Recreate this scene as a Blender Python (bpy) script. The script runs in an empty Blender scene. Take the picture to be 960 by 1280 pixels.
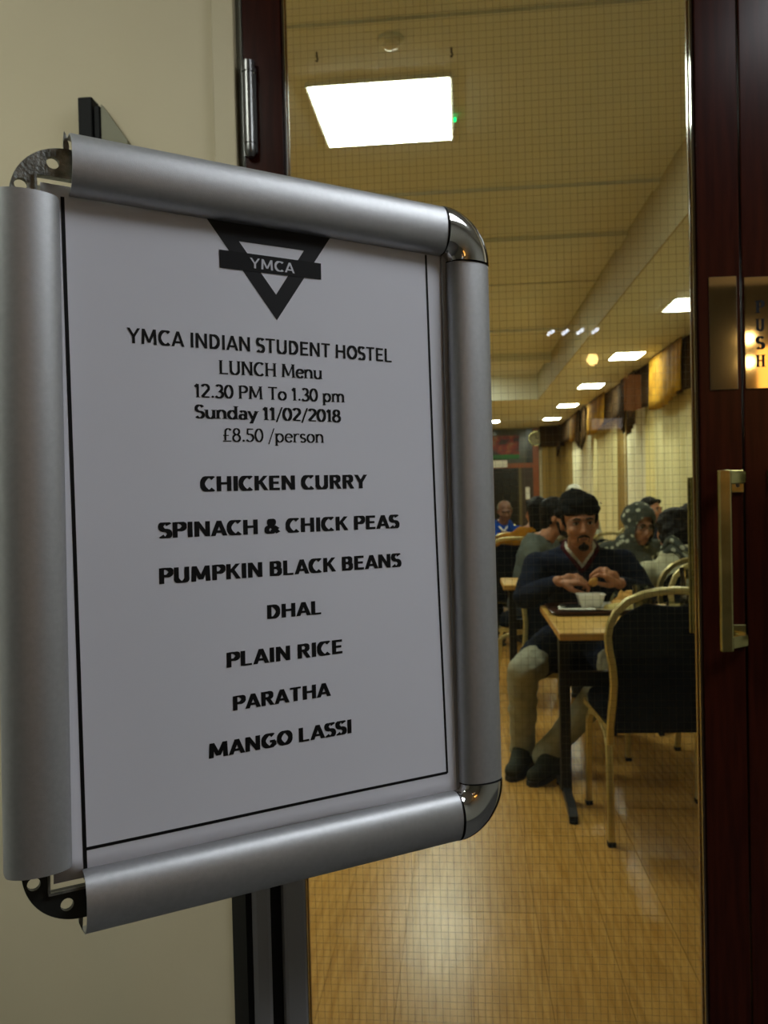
import bpy, bmesh, math, random
from mathutils import Vector, Matrix, noise
random.seed(7)
SC = bpy.context.scene
COL = SC.collection
PI = math.pi
# ---------------------------------------------------------------- camera
cam_d = bpy.data.cameras.new('camera'); cam = bpy.data.objects.new('camera', cam_d); COL.objects.link(cam)
Rr, Rd, Rf = (0.99539, 0.09287, -0.02399), (-0.02207, -0.02165, -0.99952), (-0.09335, 0.99544, -0.0195)
cam.matrix_world = Matrix(((Rr[0], -Rd[0], -Rf[0], 0), (Rr[1], -Rd[1], -Rf[1], 0), (Rr[2], -Rd[2], -Rf[2], 1.25), (0, 0, 0, 1)))
cam_d.sensor_fit = 'VERTICAL'; cam_d.sensor_height = 36; cam_d.sensor_width = 27; cam_d.lens = 36*1050/1280
cam_d.clip_start = 0.02; cam_d.clip_end = 60
cam_d.dof.use_dof = True; cam_d.dof.focus_distance = 0.52; cam_d.dof.aperture_fstop = 20
SC.camera = cam
# ---------------------------------------------------------------- world, exposure
w = bpy.data.worlds.new('world'); SC.world = w; w.use_nodes = True
w.node_tree.nodes['Background'].inputs[0].default_value = (0.02, 0.022, 0.03, 1)
w.node_tree.nodes['Background'].inputs[1].default_value = 0.3
SC.view_settings.view_transform = 'Standard'; SC.view_settings.look = 'None'
SC.view_settings.gamma = 1; SC.view_settings.exposure = 0.0
PANEL_L, SPOT_L = 29.0, 42.0
def area(name, loc, size, power, col, rot=(0, 0, 0)):
    l = bpy.data.lights.new(name, 'AREA'); l.shape = 'RECTANGLE'; l.size, l.size_y = size; l.energy = power; l.color = col
    o = bpy.data.objects.new(name, l); COL.objects.link(o); o.location = loc; o.rotation_euler = rot
    return o
# ---------------------------------------------------------------- materials
def lin(c):
    c = c/255.0
    return c/12.92 if c <= 0.04045 else ((c+0.055)/1.055)**2.4
def rgb(r, g, b): return (lin(r), lin(g), lin(b), 1)
MATS = {}
def mat(name, col, rough=0.6, metal=0.0, col2=None, scale=20.0, stretch=(1, 1, 1), bump=0.0, bscale=200.0, emit=None, estr=0.0, coat=0.0, spec=0.5, aniso=0.0, sheen=0.0, objrand=0.0, detail=4.0, world=False):
    if name in MATS: return MATS[name]
    m = bpy.data.materials.new(name); m.use_nodes = True
    nt = m.node_tree; b = nt.nodes['Principled BSDF']
    b.inputs['Base Color'].default_value = col
    b.inputs['Roughness'].default_value = rough; b.inputs['Metallic'].default_value = metal
    b.inputs['Coat Weight'].default_value = coat; b.inputs['Coat Roughness'].default_value = 0.08
    b.inputs['Specular IOR Level'].default_value = spec; b.inputs['Sheen Weight'].default_value = sheen
    b.inputs['Anisotropic'].default_value = aniso
    if emit: b.inputs['Emission Color'].default_value = emit; b.inputs['Emission Strength'].default_value = estr
    tc = nt.nodes.new('ShaderNodeTexCoord')
    src = tc.outputs['Object']
    if world:
        g = nt.nodes.new('ShaderNodeNewGeometry'); src = g.outputs['Position']
    if col2:
        mp = nt.nodes.new('ShaderNodeMapping'); mp.inputs['Scale'].default_value = stretch
        nt.links.new(src, mp.inputs[0])
        n = nt.nodes.new('ShaderNodeTexNoise'); n.inputs['Scale'].default_value = scale; n.inputs['Detail'].default_value = detail
        nt.links.new(mp.outputs[0], n.inputs['Vector'])
        r = nt.nodes.new('ShaderNodeValToRGB'); r.color_ramp.elements[0].position = 0.35; r.color_ramp.elements[1].position = 0.65
        r.color_ramp.elements[0].color = col; r.color_ramp.elements[1].color = col2
        nt.links.new(n.outputs['Fac'], r.inputs[0])
        out = r.outputs[0]
        if objrand:
            oi = nt.nodes.new('ShaderNodeObjectInfo'); hs = nt.nodes.new('ShaderNodeHueSaturation')
            mr = nt.nodes.new('ShaderNodeMapRange'); mr.inputs['To Min'].default_value = 1-objrand; mr.inputs['To Max'].default_value = 1+objrand
            nt.links.new(oi.outputs['Random'], mr.inputs['Value']); nt.links.new(mr.outputs[0], hs.inputs['Value'])
            nt.links.new(out, hs.inputs['Color']); out = hs.outputs[0]
        nt.links.new(out, b.inputs['Base Color'])
    if bump:
        n2 = nt.nodes.new('ShaderNodeTexNoise'); n2.inputs['Scale'].default_value = bscale
        mp2 = nt.nodes.new('ShaderNodeMapping'); mp2.inputs['Scale'].default_value = stretch
        nt.links.new(src, mp2.inputs[0]); nt.links.new(mp2.outputs[0], n2.inputs['Vector'])
        bp = nt.nodes.new('ShaderNodeBump'); bp.inputs['Strength'].default_value = bump; bp.inputs['Distance'].default_value = 0.002
        nt.links.new(n2.outputs['Fac'], bp.inputs['Height']); nt.links.new(bp.outputs[0], b.inputs['Normal'])
    MATS[name] = m
    return m
def emis(name, col, s):
    if name in MATS: return MATS[name]
    m = bpy.data.materials.new(name); m.use_nodes = True; nt = m.node_tree; nt.nodes.clear()
    e = nt.nodes.new('ShaderNodeEmission'); e.inputs[0].default_value = col; e.inputs[1].default_value = s
    o = nt.nodes.new('ShaderNodeOutputMaterial'); nt.links.new(e.outputs[0], o.inputs[0])
    MATS[name] = m; return m
def glassmat(name, tint, ior=1.5, rough=0.0, refl=1.0):
    m = bpy.data.materials.new(name); m.use_nodes = True; nt = m.node_tree; nt.nodes.clear()
    t = nt.nodes.new('ShaderNodeBsdfTransparent'); t.inputs[0].default_value = tint
    g = nt.nodes.new('ShaderNodeBsdfGlossy'); g.inputs['Roughness'].default_value = rough; g.inputs[0].default_value = (refl, refl, refl, 1)
    f = nt.nodes.new('ShaderNodeFresnel'); f.inputs[0].default_value = ior
    x = nt.nodes.new('ShaderNodeMixShader'); o = nt.nodes.new('ShaderNodeOutputMaterial')
    nt.links.new(f.outputs[0], x.inputs[0]); nt.links.new(t.outputs[0], x.inputs[1]); nt.links.new(g.outputs[0], x.inputs[2]); nt.links.new(x.outputs[0], o.inputs[0])
    MATS[name] = m; return m

m_wall = mat('beige_paint', rgb(198, 187, 158), 0.75, col2=rgb(190, 179, 149), scale=1.5, bump=0.15, bscale=60)
m_trimp = mat('cream_gloss_paint', rgb(180, 168, 136), 0.5)
m_ceil = mat('dining_ceiling_paint', rgb(214, 216, 204), 0.7, col2=rgb(207, 209, 197), scale=0.8)
m_soff = mat('soffit_paint', rgb(224, 226, 212), 0.7, col2=rgb(217, 219, 205), scale=1.0)
m_dwall = mat('dining_wall_paint', rgb(212, 204, 168), 0.7, col2=rgb(204, 196, 160), scale=1.0)
m_lceil = mat('lobby_ceiling', rgb(205, 203, 196), 0.8)
m_lwall = mat('lobby_wall', rgb(176, 176, 168), 0.8)
m_lfloor = mat('lobby_floor', rgb(66, 66, 66), 0.5, col2=rgb(78, 78, 78), scale=4)
m_floor = mat('honey_laminate', rgb(176, 129, 58), 0.25, col2=rgb(204, 157, 84), scale=7, stretch=(9, 0.8, 1), bump=0.06, bscale=8, objrand=0.07, detail=8, world=True, spec=0.42)
m_joint = mat('floor_joint', rgb(112, 78, 32), 0.7)
m_maho = mat('dark_red_varnish', (0.030, 0.0058, 0.0026, 1), 0.22, col2=(0.017, 0.0034, 0.0018, 1), scale=12, stretch=(8, 8, 0.6), coat=0.0, spec=0.12)
m_bead = mat('glazing_bead_varnish', (0.03, 0.016, 0.006, 1), 0.12, coat=1.0)
m_bead_glint = mat('inner_bead_glint', rgb(112, 66, 22), 0.22, coat=0.8)  # lighter brown puts the reflected dining-room glow into the bead colour
m_alu = mat('brushed_aluminium', (0.46, 0.465, 0.475, 1), 0.5, 0.88, col2=(0.43, 0.435, 0.445, 1), scale=300, bump=0.1, bscale=2500)
m_alup = mat('post_aluminium', (0.26, 0.265, 0.28, 1), 0.5, 0.4)
m_chrome = mat('polished_chrome', (0.62, 0.61, 0.59, 1), 0.09, 1.0)
m_cast = mat('cast_zinc', (0.30, 0.31, 0.29, 1), 0.42, 0.8, col2=(0.12, 0.125, 0.115, 1), scale=140, bump=0.3, bscale=500)
m_black = mat('black_plastic', (0.003, 0.003, 0.003, 1), 0.6, spec=0.15)
m_blackm = mat('black_metal', (0.008, 0.008, 0.009, 1), 0.45, 0.3)
m_paper = mat('white_paper', rgb(222, 223, 232), 0.62, col2=rgb(218, 219, 228), scale=5, bump=0.35, bscale=9, spec=0.3)
m_ink = mat('black_ink', (0.003, 0.003, 0.0035, 1), 0.6, spec=0.2)
m_inkg = mat('charcoal_ink', (0.014, 0.014, 0.016, 1), 0.6, spec=0.2)
m_paperw = mat('print_white', rgb(205, 206, 214), 0.6)
m_brass = mat('brass', (0.50, 0.45, 0.19, 1), 0.24, 1.0, col2=(0.34, 0.31, 0.125, 1), scale=25)
m_brassd = mat('dull_brass_plate', (0.46, 0.44, 0.36, 1), 0.04, 1.0)
m_steel = mat('satin_steel', (0.16, 0.16, 0.155, 1), 0.3, 0.9)
m_gold = mat('gold_chair_frame', (0.62, 0.54, 0.26, 1), 0.33, 0.85)
m_fab = mat('black_navy_fabric', (0.003, 0.004, 0.007, 1), 0.95, col2=(0.0045, 0.006, 0.010, 1), scale=300, spec=0.08)
m_table = mat('beech_laminate', rgb(212, 172, 92), 0.35, col2=rgb(196, 154, 76), scale=6, stretch=(8, 0.8, 1))
m_tedge = mat('beech_edging', rgb(176, 130, 62), 0.4)
m_skin = mat('skin_tan', rgb(172, 118, 86), 0.5, col2=rgb(156, 104, 74), scale=12)
m_skind = mat('skin_brown', rgb(110, 74, 56), 0.5, col2=rgb(98, 64, 48), scale=12)
m_hair = mat('black_hair', (0.004, 0.0032, 0.0025, 1), 0.6, bump=0.5, bscale=120, spec=0.15)
m_eye = mat('eye_white', rgb(180, 170, 160), 0.2)
m_lip = mat('lip', rgb(112, 60, 50), 0.45)
def cloth(name, c, c2=None, s=20): return mat(name, c, 0.95, col2=c2 or tuple(x*0.8 for x in c[:3])+(1,), scale=s, sheen=0.0, bump=0.3, bscale=300, spec=0.12)
m_navy = cloth('navy_knit', (0.010, 0.014, 0.030, 1))
m_maroon = cloth('maroon_knit', (0.06, 0.006, 0.010, 1))
m_white = cloth('white_cotton', rgb(205, 203, 192))
m_grey = cloth('grey_trouser', rgb(156, 154, 136))
m_shoe = cloth('grey_shoe', rgb(58, 60, 52))
m_sole = mat('shoe_sole', (0.01, 0.01, 0.01, 1), 0.7)
m_beanie = cloth('black_wool', (0.006, 0.006, 0.006, 1))
m_polo = cloth('grey_polo', rgb(96, 103, 99))
m_must = cloth('mustard_cloth', rgb(156, 104, 24))
m_blue = cloth('blue_cloth', rgb(14, 62, 150))
m_cream = cloth('cream_knit', rgb(190, 188, 160))
m_green = cloth('dark_green_cloth', rgb(42, 44, 24))
m_gh = cloth('grey_hair', rgb(130, 126, 112))
m_drape = mat('cream_drape', rgb(234, 226, 178), 0.85, col2=rgb(220, 211, 160), scale=3, stretch=(2, 2, 0.2))
m_draped = mat('brown_drape', rgb(150, 124, 66), 0.85)
m_sheer = mat('white_sheer', rgb(236, 232, 200), 0.8)
m_val = mat('brown_valance', rgb(62, 44, 22), 0.95, col2=rgb(44, 30, 15), scale=6, spec=0.1)
m_valg = mat('gold_swag', rgb(172, 128, 34), 0.85, col2=rgb(124, 88, 20), scale=5, spec=0.15)
m_orange = mat('orange_wood', rgb(150, 78, 26), 0.4, col2=rgb(130, 62, 20), scale=8, stretch=(6, 6, 0.6))
m_porc = mat('white_porcelain', rgb(232, 230, 220), 0.2)
m_tray = mat('brown_tray', rgb(62, 30, 18), 0.3)
m_bread = mat('flatbread', rgb(214, 168, 86), 0.8, col2=rgb(176, 122, 50), scale=30, bump=0.5, bscale=40)
m_rice = mat('rice', rgb(206, 190, 120), 0.7, bump=0.6, bscale=400)
m_curry = mat('curry', rgb(150, 92, 30), 0.4)
m_dark = mat('dark_glass_door', (0.010, 0.009, 0.007, 1), 0.2)
m_lens = emis('panel_light', (0.95, 1.0, 0.88, 1), PANEL_L)
m_lens2 = emis('soffit_light', (0.97, 1.0, 0.84, 1), SPOT_L)
m_lobl = emis('lobby_light', (0.9, 0.95, 1.0, 1), 17.0)
m_wall_fill = emis('wall_fill_light', (0.96, 1.0, 0.90, 1), 22.0)
m_green_led = emis('green_led', (0.0, 1.0, 0.25, 1), 2.5)
m_amber = emis('amber_shade', (1.0, 0.42, 0.07, 1), 4.0)
m_warm = emis('warm_bulb', (1.0, 0.62, 0.22, 1), 22.0)
m_glass = glassmat('door_glass', (0.93, 0.955, 0.90, 1), refl=1.0)
m_tumbler = glassmat('tumbler_glass', (0.80, 0.84, 0.80, 1), 1.6)
m_water = glassmat('ice_water', (0.7, 0.74, 0.68, 1), 1.45)
# scarf with pale leaf spots
def scarfmat():
    m = mat('leaf_print_scarf', rgb(48, 54, 48), 0.9); nt = m.node_tree; b = nt.nodes['Principled BSDF']
    tc = nt.nodes.new('ShaderNodeTexCoord'); v = nt.nodes.new('ShaderNodeTexVoronoi'); v.inputs['Scale'].default_value = 21
    nt.links.new(tc.outputs['Object'], v.inputs['Vector'])
    r = nt.nodes.new('ShaderNodeValToRGB'); r.color_ramp.elements[0].position = 0.26; r.color_ramp.elements[1].position = 0.36
    r.color_ramp.elements[0].color = rgb(190, 196, 178); r.color_ramp.elements[1].color = rgb(64, 70, 64)
    nt.links.new(v.outputs['Distance'], r.inputs[0]); nt.links.new(r.outputs[0], b.inputs['Base Color'])
    return m
m_scarf = scarfmat()
def postermat():
    m = mat('poster_print', rgb(70, 40, 34), 0.5); nt = m.node_tree; b = nt.nodes['Principled BSDF']
    tc = nt.nodes.new('ShaderNodeTexCoord'); v = nt.nodes.new('ShaderNodeTexNoise'); v.inputs['Scale'].default_value = 4
    nt.links.new(tc.outputs['Object'], v.inputs['Vector'])
    r = nt.nodes.new('ShaderNodeValToRGB'); e = r.color_ramp.elements; e[0].position = 0.38; e[1].position = 0.68
    e[0].color = rgb(48, 26, 28); e[1].color = rgb(150, 140, 130); k = e.new(0.52); k.color = rgb(140, 40, 28); k = e.new(0.58); k.color = rgb(150, 90, 50)
    nt.links.new(v.outputs['Fac'], r.inputs[0]); nt.links.new(r.outputs[0], b.inputs['Base Color'])
    return m
m_poster = postermat()
# ---------------------------------------------------------------- mesh helpers
def build(name, bm, m, parent=None, smooth=False, recalc=True):
    if recalc: bmesh.ops.recalc_face_normals(bm, faces=bm.faces)
    me = bpy.data.meshes.new(name); bm.to_mesh(me); bm.free()
    if smooth:
        for p in me.polygons: p.use_smooth = True
    me.materials.append(m)
    o = bpy.data.objects.new(name, me); COL.objects.link(o)
    if parent: o.parent = parent
    return o
def autosm(o, ang=35):
    me = o.data
    for p in me.polygons: p.use_smooth = True
    try: me.set_sharp_from_angle(angle=math.radians(ang))
    except Exception: pass
    return o
def box(bm, lo, hi, mtx=None, bev=0.0):
    vs = [bm.verts.new((x, y, z)) for x in (lo[0], hi[0]) for y in (lo[1], hi[1]) for z in (lo[2], hi[2])]
    idx = [(0, 1, 3, 2), (4, 6, 7, 5), (0, 4, 5, 1), (2, 3, 7, 6), (0, 2, 6, 4), (1, 5, 7, 3)]
    fs = [bm.faces.new([vs[i] for i in f]) for f in idx]
    if bev:
        es = list({e for f in fs for e in f.edges})
        g = bmesh.ops.bevel(bm, geom=es, offset=bev, segments=2, affect='EDGES', profile=0.5)
        vs = list({v for v in vs if v.is_valid} | {v for f in g['faces'] for v in f.verts})
    if mtx is not None:
        for v in vs: v.co = mtx @ v.co
def bx(name, lo, hi, m, parent=None, bev=0.0, mtx=None):
    bm = bmesh.new(); box(bm, lo, hi, mtx, bev); o = build(name, bm, m, parent)
    return o
def loft(bm, rings, closed=True, caps=True):
    R = [[bm.verts.new(p) for p in r] for r in rings]
    n = len(R[0])
    for a, b in zip(R, R[1:]):
        for i in range(n if closed else n-1):
            j = (i+1) % n
            bm.faces.new((a[i], a[j], b[j], b[i]))
    if caps and closed:
        bm.faces.new(R[0][::-1]); bm.faces.new(R[-1])
    return R
def tube(bm, pts, r, n=10, closed=False, caps=True, sq=None):
    """sweep round (r) or rectangular (sq=(a,b)) section along pts"""
    pts = [Vector(p) for p in pts]; rs = r if isinstance(r, (list, tuple)) else [r]*len(pts)
    N = len(pts); rings = []
    up = None
    for i, p in enumerate(pts):
        if closed: t = (pts[(i+1) % N]-pts[i-1])
        else: t = pts[min(i+1, N-1)]-pts[max(i-1, 0)]
        t.normalize()
        if up is None: up = Vector((0, 0, 1)) if abs(t.z) < 0.9 else Vector((0, 1, 0))
        s = t.cross(up); s.normalize(); up = s.cross(t); up.normalize()
        ring = []
        if sq:
            for a, b in ((1, 1), (-1, 1), (-1, -1), (1, -1)): ring.append(p+s*(sq[0]*a)+up*(sq[1]*b))
        else:
            for k in range(n):
                A = 2*PI*k/n; ring.append(p+(s*math.cos(A)+up*math.sin(A))*rs[i])
        rings.append(ring)
    if closed: rings.append(rings[0])
    if closed:
        R = [[bm.verts.new(p) for p in q] for q in rings[:-1]]; R.append(R[0]); n2 = len(R[0])
        for a, b in zip(R, R[1:]):
            for i in range(n2): bm.faces.new((a[i], a[(i+1) % n2], b[(i+1) % n2], b[i]))
    else: loft(bm, rings, True, caps)
def tb(name, pts, r, m, parent=None, n=10, sq=None, closed=False):
    bm = bmesh.new(); tube(bm, pts, r, n, closed, True, sq); o = build(name, bm, m, parent); autosm(o); return o
def lathe(bm, prof, n=24, c=(0, 0, 0)):
    rings = [[Vector((c[0]+r*math.cos(2*PI*k/n), c[1]+r*math.sin(2*PI*k/n), c[2]+z)) for k in range(n)] for r, z in prof]
    loft(bm, rings)
def lt(name, prof, m, parent=None, n=24, c=(0, 0, 0)):
    bm = bmesh.new(); lathe(bm, prof, n, c); o = build(name, bm, m, parent); autosm(o); return o
def prism(bm, poly, z0, z1, mtx):
    """poly list of (x,y), extruded z0..z1, transformed"""
    a = [bm.verts.new(mtx @ Vector((x, y, z0))) for x, y in poly]; b = [bm.verts.new(mtx @ Vector((x, y, z1))) for x, y in poly]
    n = len(poly)
    bm.faces.new(a[::-1]); bm.faces.new(b)
    for i in range(n): bm.faces.new((a[i], a[(i+1) % n], b[(i+1) % n], b[i]))
def thing(name, label, cat, loc=(0, 0, 0), rz=0.0, group=None):
    o = bpy.data.objects.new(name, None); COL.objects.link(o); o.empty_display_size = 0.05
    o.location = loc; o.rotation_euler = (0, 0, rz); tag(o, label, cat, group); return o
def tag(o, label, cat, group=None):
    o['label'] = label; o['category'] = cat
    if group: o['group'] = group
    return o
def struct(o): o['kind'] = 'structure'; return o
def dup(root, loc, rz, label, group=None):
    r = root.copy(); COL.objects.link(r); r.location = loc; r.rotation_euler = (0, 0, rz); r['label'] = label
    if group: r['group'] = group
    for ch in list(root.children):
        c = ch.copy(); COL.objects.link(c); c.parent = r
        for g in ch.children:
            d = g.copy(); COL.objects.link(d); d.parent = c
    return r
I4 = Matrix.Identity(4)
# ================================================================ SETTING
DY = 1.48            # lobby face of the doors
CZ, SZ, SX, SY = 3.03, 2.65, 1.18, 12.9   # high ceiling, soffit height, soffit edge x, soffit edge y
FARY, RX, LX = 18.4, 2.34, -5.2
PL = 0.19            # plank width
# dining floor
fl = bpy.data.objects.new('floor', None); COL.objects.link(fl); fl['kind'] = 'structure'
X0 = -1.33; NX = 20; Y1 = 9.4
bx('underlay', (X0, 1.60, -0.03), (X0+NX*PL, Y1, -0.0035), m_joint, fl)
bm = bmesh.new(); box(bm, (LX, 1.60, -0.03), (X0-0.001, FARY, 0)); box(bm, (X0, Y1+0.001, -0.03), (RX+0.2, FARY, 0)); box(bm, (X0+NX*PL, 1.6, -0.03), (RX+0.2, Y1, 0))
build('far_boards', bm, m_floor, fl)
pm = {}
def plank_mesh(L):
    k = round(L, 3)
    if k not in pm:
        bm = bmesh.new(); g = 0.0004; e = 0.0006
        W = PL-2*g; L2 = L-2*g
        rings = []
        for z, i in ((-0.003, 0), (-0.001, 0), (0, e)):
            rings.append([(g+i, g+i, z), (g+W-i, g+i, z), (g+W-i, g+L2-i, z), (g+i, g+L2-i, z)])
        loft(bm, rings); bmesh.ops.recalc_face_normals(bm, faces=bm.faces)
        me = bpy.data.meshes.new('floor_plank'); bm.to_mesh(me); bm.free(); me.materials.append(m_floor); pm[k] = me
    return pm[k]
for i in range(NX):
    y = 1.60; first = True
    while y < Y1-0.01:
        L = 1.2
        if first: L = 0.3+0.3*((i*2) % 4); first = False
        L = min(L, Y1-y)
        o = bpy.data.objects.new('floor_plank', plank_mesh(L)); COL.objects.link(o); o.parent = fl; o.location = (X0+i*PL, y, 0); y += L
struct(bx('floor_lobby', (-2.1, -3.4, -0.05), (2.8, 1.60, -0.001), m_lfloor))
# dining ceiling
cl = struct(bx('ceiling', (LX, 1.6, CZ), (RX+0.2, FARY+0.1, CZ+0.08), m_ceil))
bx('soffit', (SX, 1.6, SZ), (RX+0.2, FARY, CZ), m_soff, cl)
bx('soffit_shade_side', (SX-0.012, 1.6, SZ-0.004), (SX, SY, CZ), mat('soffit_shade_paint', rgb(168, 158, 126), 0.7), cl)  # side face of the soffit, its shade put into a darker tan
bx('soffit', (LX, SY, SZ), (SX, FARY, CZ), m_soff, cl)
for y0, y1, d in ((3.16, 3.22, 0.012), (4.98, 5.13, 0.02), (5.95, 6.28, 0.03), (7.28, 7.34, 0.012), (9.3, 9.5, 0.03), (10.9, 11.2, 0.10)):
    bx('beam', (LX, y0, CZ-d), (SX, y1, CZ), m_ceil, cl)
# dining walls
struct(bx('wall_right', (RX, 1.6, 0), (RX+0.12, FARY, SZ), m_dwall))
struct(bx('wall_left', (LX-0.12, 1.6, 0), (LX, FARY, CZ), m_dwall))
struct(bx('wall_back', (LX, FARY, 0), (RX+0.12, FARY+0.12, CZ), m_dwall))
# door wall, with the opening for the double doors
OX0, OX1, OZ = -0.388, 1.345, 2.38
wf = struct(bx('wall_front', (-2.1, DY, 0), (OX0, 1.60, 3.1), m_wall))
bx('wall_section', (OX1, DY, 0), (2.8, 1.60, 3.1), m_wall, wf)
bx('wall_section', (OX0, DY, OZ), (OX1, 1.60, 3.1), m_wall, wf)
struct(bx('wall_front_dining', (LX, DY+0.02, 0), (-2.1, 1.60, 3.1), m_dwall))
# painted architrave strip beside the doors and door jamb
struct(bx('trim_1', (-0.424, DY-0.012, 0), (OX0+0.004, DY+0.02, OZ+0.04), m_trimp, bev=0.002))
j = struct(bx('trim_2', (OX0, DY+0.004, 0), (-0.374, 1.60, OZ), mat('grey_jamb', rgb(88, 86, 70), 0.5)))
struct(bx('trim_3', (OX0, DY+0.03, OZ-0.02), (OX1, 1.6, OZ), m_maho))
# lobby shell
struct(bx('wall_lobby_left', (-2.2, -3.4, 0), (-2.1, 1.48, 2.75), m_lwall))
struct(bx('wall_lobby_right', (2.7, -3.4, 0), (2.8, 1.48, 2.75), m_lwall))
struct(bx('wall_lobby_back', (-2.2, -3.5, 0), (2.8, -3.4, 2.75), mat('lobby_back_paint', rgb(112, 108, 94), 0.8)))
struct(bx('ceiling_lobby', (-2.2, -3.4, 2.72), (2.8, 1.48, 2.8), m_lceil))

# ================================================================ DOORS
LT = 0.044
def leaf(name, x0, x1, sgn):
    """varnished leaf between x0..x1; sgn +1 = hinges on the left"""
    z0, z1 = 0.008, 2.355
    st = 0.0685 if sgn > 0 else 0.0685
    root = bpy.data.objects.new(name, None); COL.objects.link(root); root['kind'] = 'structure'
    root.location = (x0 if sgn > 0 else x1, DY, 0)
    ox = -root.location.x; T = Matrix.Translation((ox, -DY, 0))
    a, b = x0+st, x1-st
    bx('stile', (x0, DY, z0), (a, DY+LT, z1), m_maho, root, 0.0015, T)
    bx('stile', (b, DY, z0), (x1, DY+LT, z1), m_maho, root, 0.0015, T)
    bx('bottom_rail', (a, DY+0.001, z0), (b, DY+LT-0.001, 0.235), m_maho, root, 0, T)
    bx('top_rail', (a, DY+0.001, 2.27), (b, DY+LT-0.001, z1), m_maho, root, 0, T)
    # glazing beads
    bd = 0.005
    for s, yy in ((0, DY+0.006), (1, DY+0.028)):
        bm = bmesh.new()
        for lo, hi in (((a, 0.235), (a+bd, 2.27)), ((b-bd, 0.235), (b, 2.27)), ((a+bd, 0.235), (b-bd, 0.235+bd)), ((a+bd, 2.27-bd), (b-bd, 2.27))):
            box(bm, (lo[0], yy, lo[1]), (hi[0], yy+0.011, hi[1]), T, 0.002)
        build('glazing_bead', bm, m_bead if s == 0 else m_bead_glint, root)
    gl = bx('glass_pane', (a+0.001, DY+0.0175, 0.237), (b-0.001, DY+0.0245, 2.268), m_glass, root, 0, T)
    # wire mesh in the glass
    bm = bmesh.new(); p = 0.0127; r = 0.0002; yc = DY+0.021
    x = a+0.006
    while x < b-0.004:
        tube(bm, [T@Vector((x, yc, 0.24)), T@Vector((x, yc, 2.265))], r, 4, caps=False); x += p
    z = 0.245
    while z < 2.262:
        tube(bm, [T@Vector((a+0.002, yc, z)), T@Vector((b-0.002, yc, z))], r, 4, caps=False); z += p
    wm = build('wire_mesh', bm, mat('mesh_wire', (0.12, 0.11, 0.07, 1), 0.4, 0.6), gl); wm['kind'] = 'stuff'
    return root
d1 = leaf('door_1', -0.371, 0.4755, 1)
d2 = leaf('door_2', 0.4795, 1.326, -1)
# hinge barrel on door 1
def hinge(z0, z1, door):
    lx = door.location.x
    h = bpy.data.objects.new('hinge', None); h = None
    bm = bmesh.new(); cx, cy = -0.3595-lx, -0.010
    L = z1-z0
    lathe(bm, [(0.0, 0), (0.006, 0.001), (0.0095, 0.006), (0.0105, 0.012), (0.0105, L*0.13), (0.0095, L*0.135), (0.0095, L*0.14), (0.0108, L*0.145), (0.0108, L*0.87), (0.0098, L*0.875), (0.0098, L*0.88), (0.0112, L*0.885), (0.0112, L*0.99), (0.008, L), (0, L)], 20, (cx, cy, z0))
    box(bm, (cx-0.0135, -0.004, z0+0.006), (cx-0.009, 0.002, z1-0.004))
    box(bm, (cx, cy+0.004, z0+0.01), (cx+0.012, 0.002, z1-0.01))
    o = build('hinge', bm, m_steel, door); autosm(o)
    bm = bmesh.new(); tube(bm, [(cx+0.010, cy-0.004, z0+L*0.86), (cx+0.014, cy-0.005, z0+L*0.86)], 0.002, 8); q = build('hinge_pin', bm, m_chrome, o)
hinge(1.853, 2.022, d1); hinge(1.0, 1.169, d1); hinge(0.2, 0.369, d1)
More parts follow.
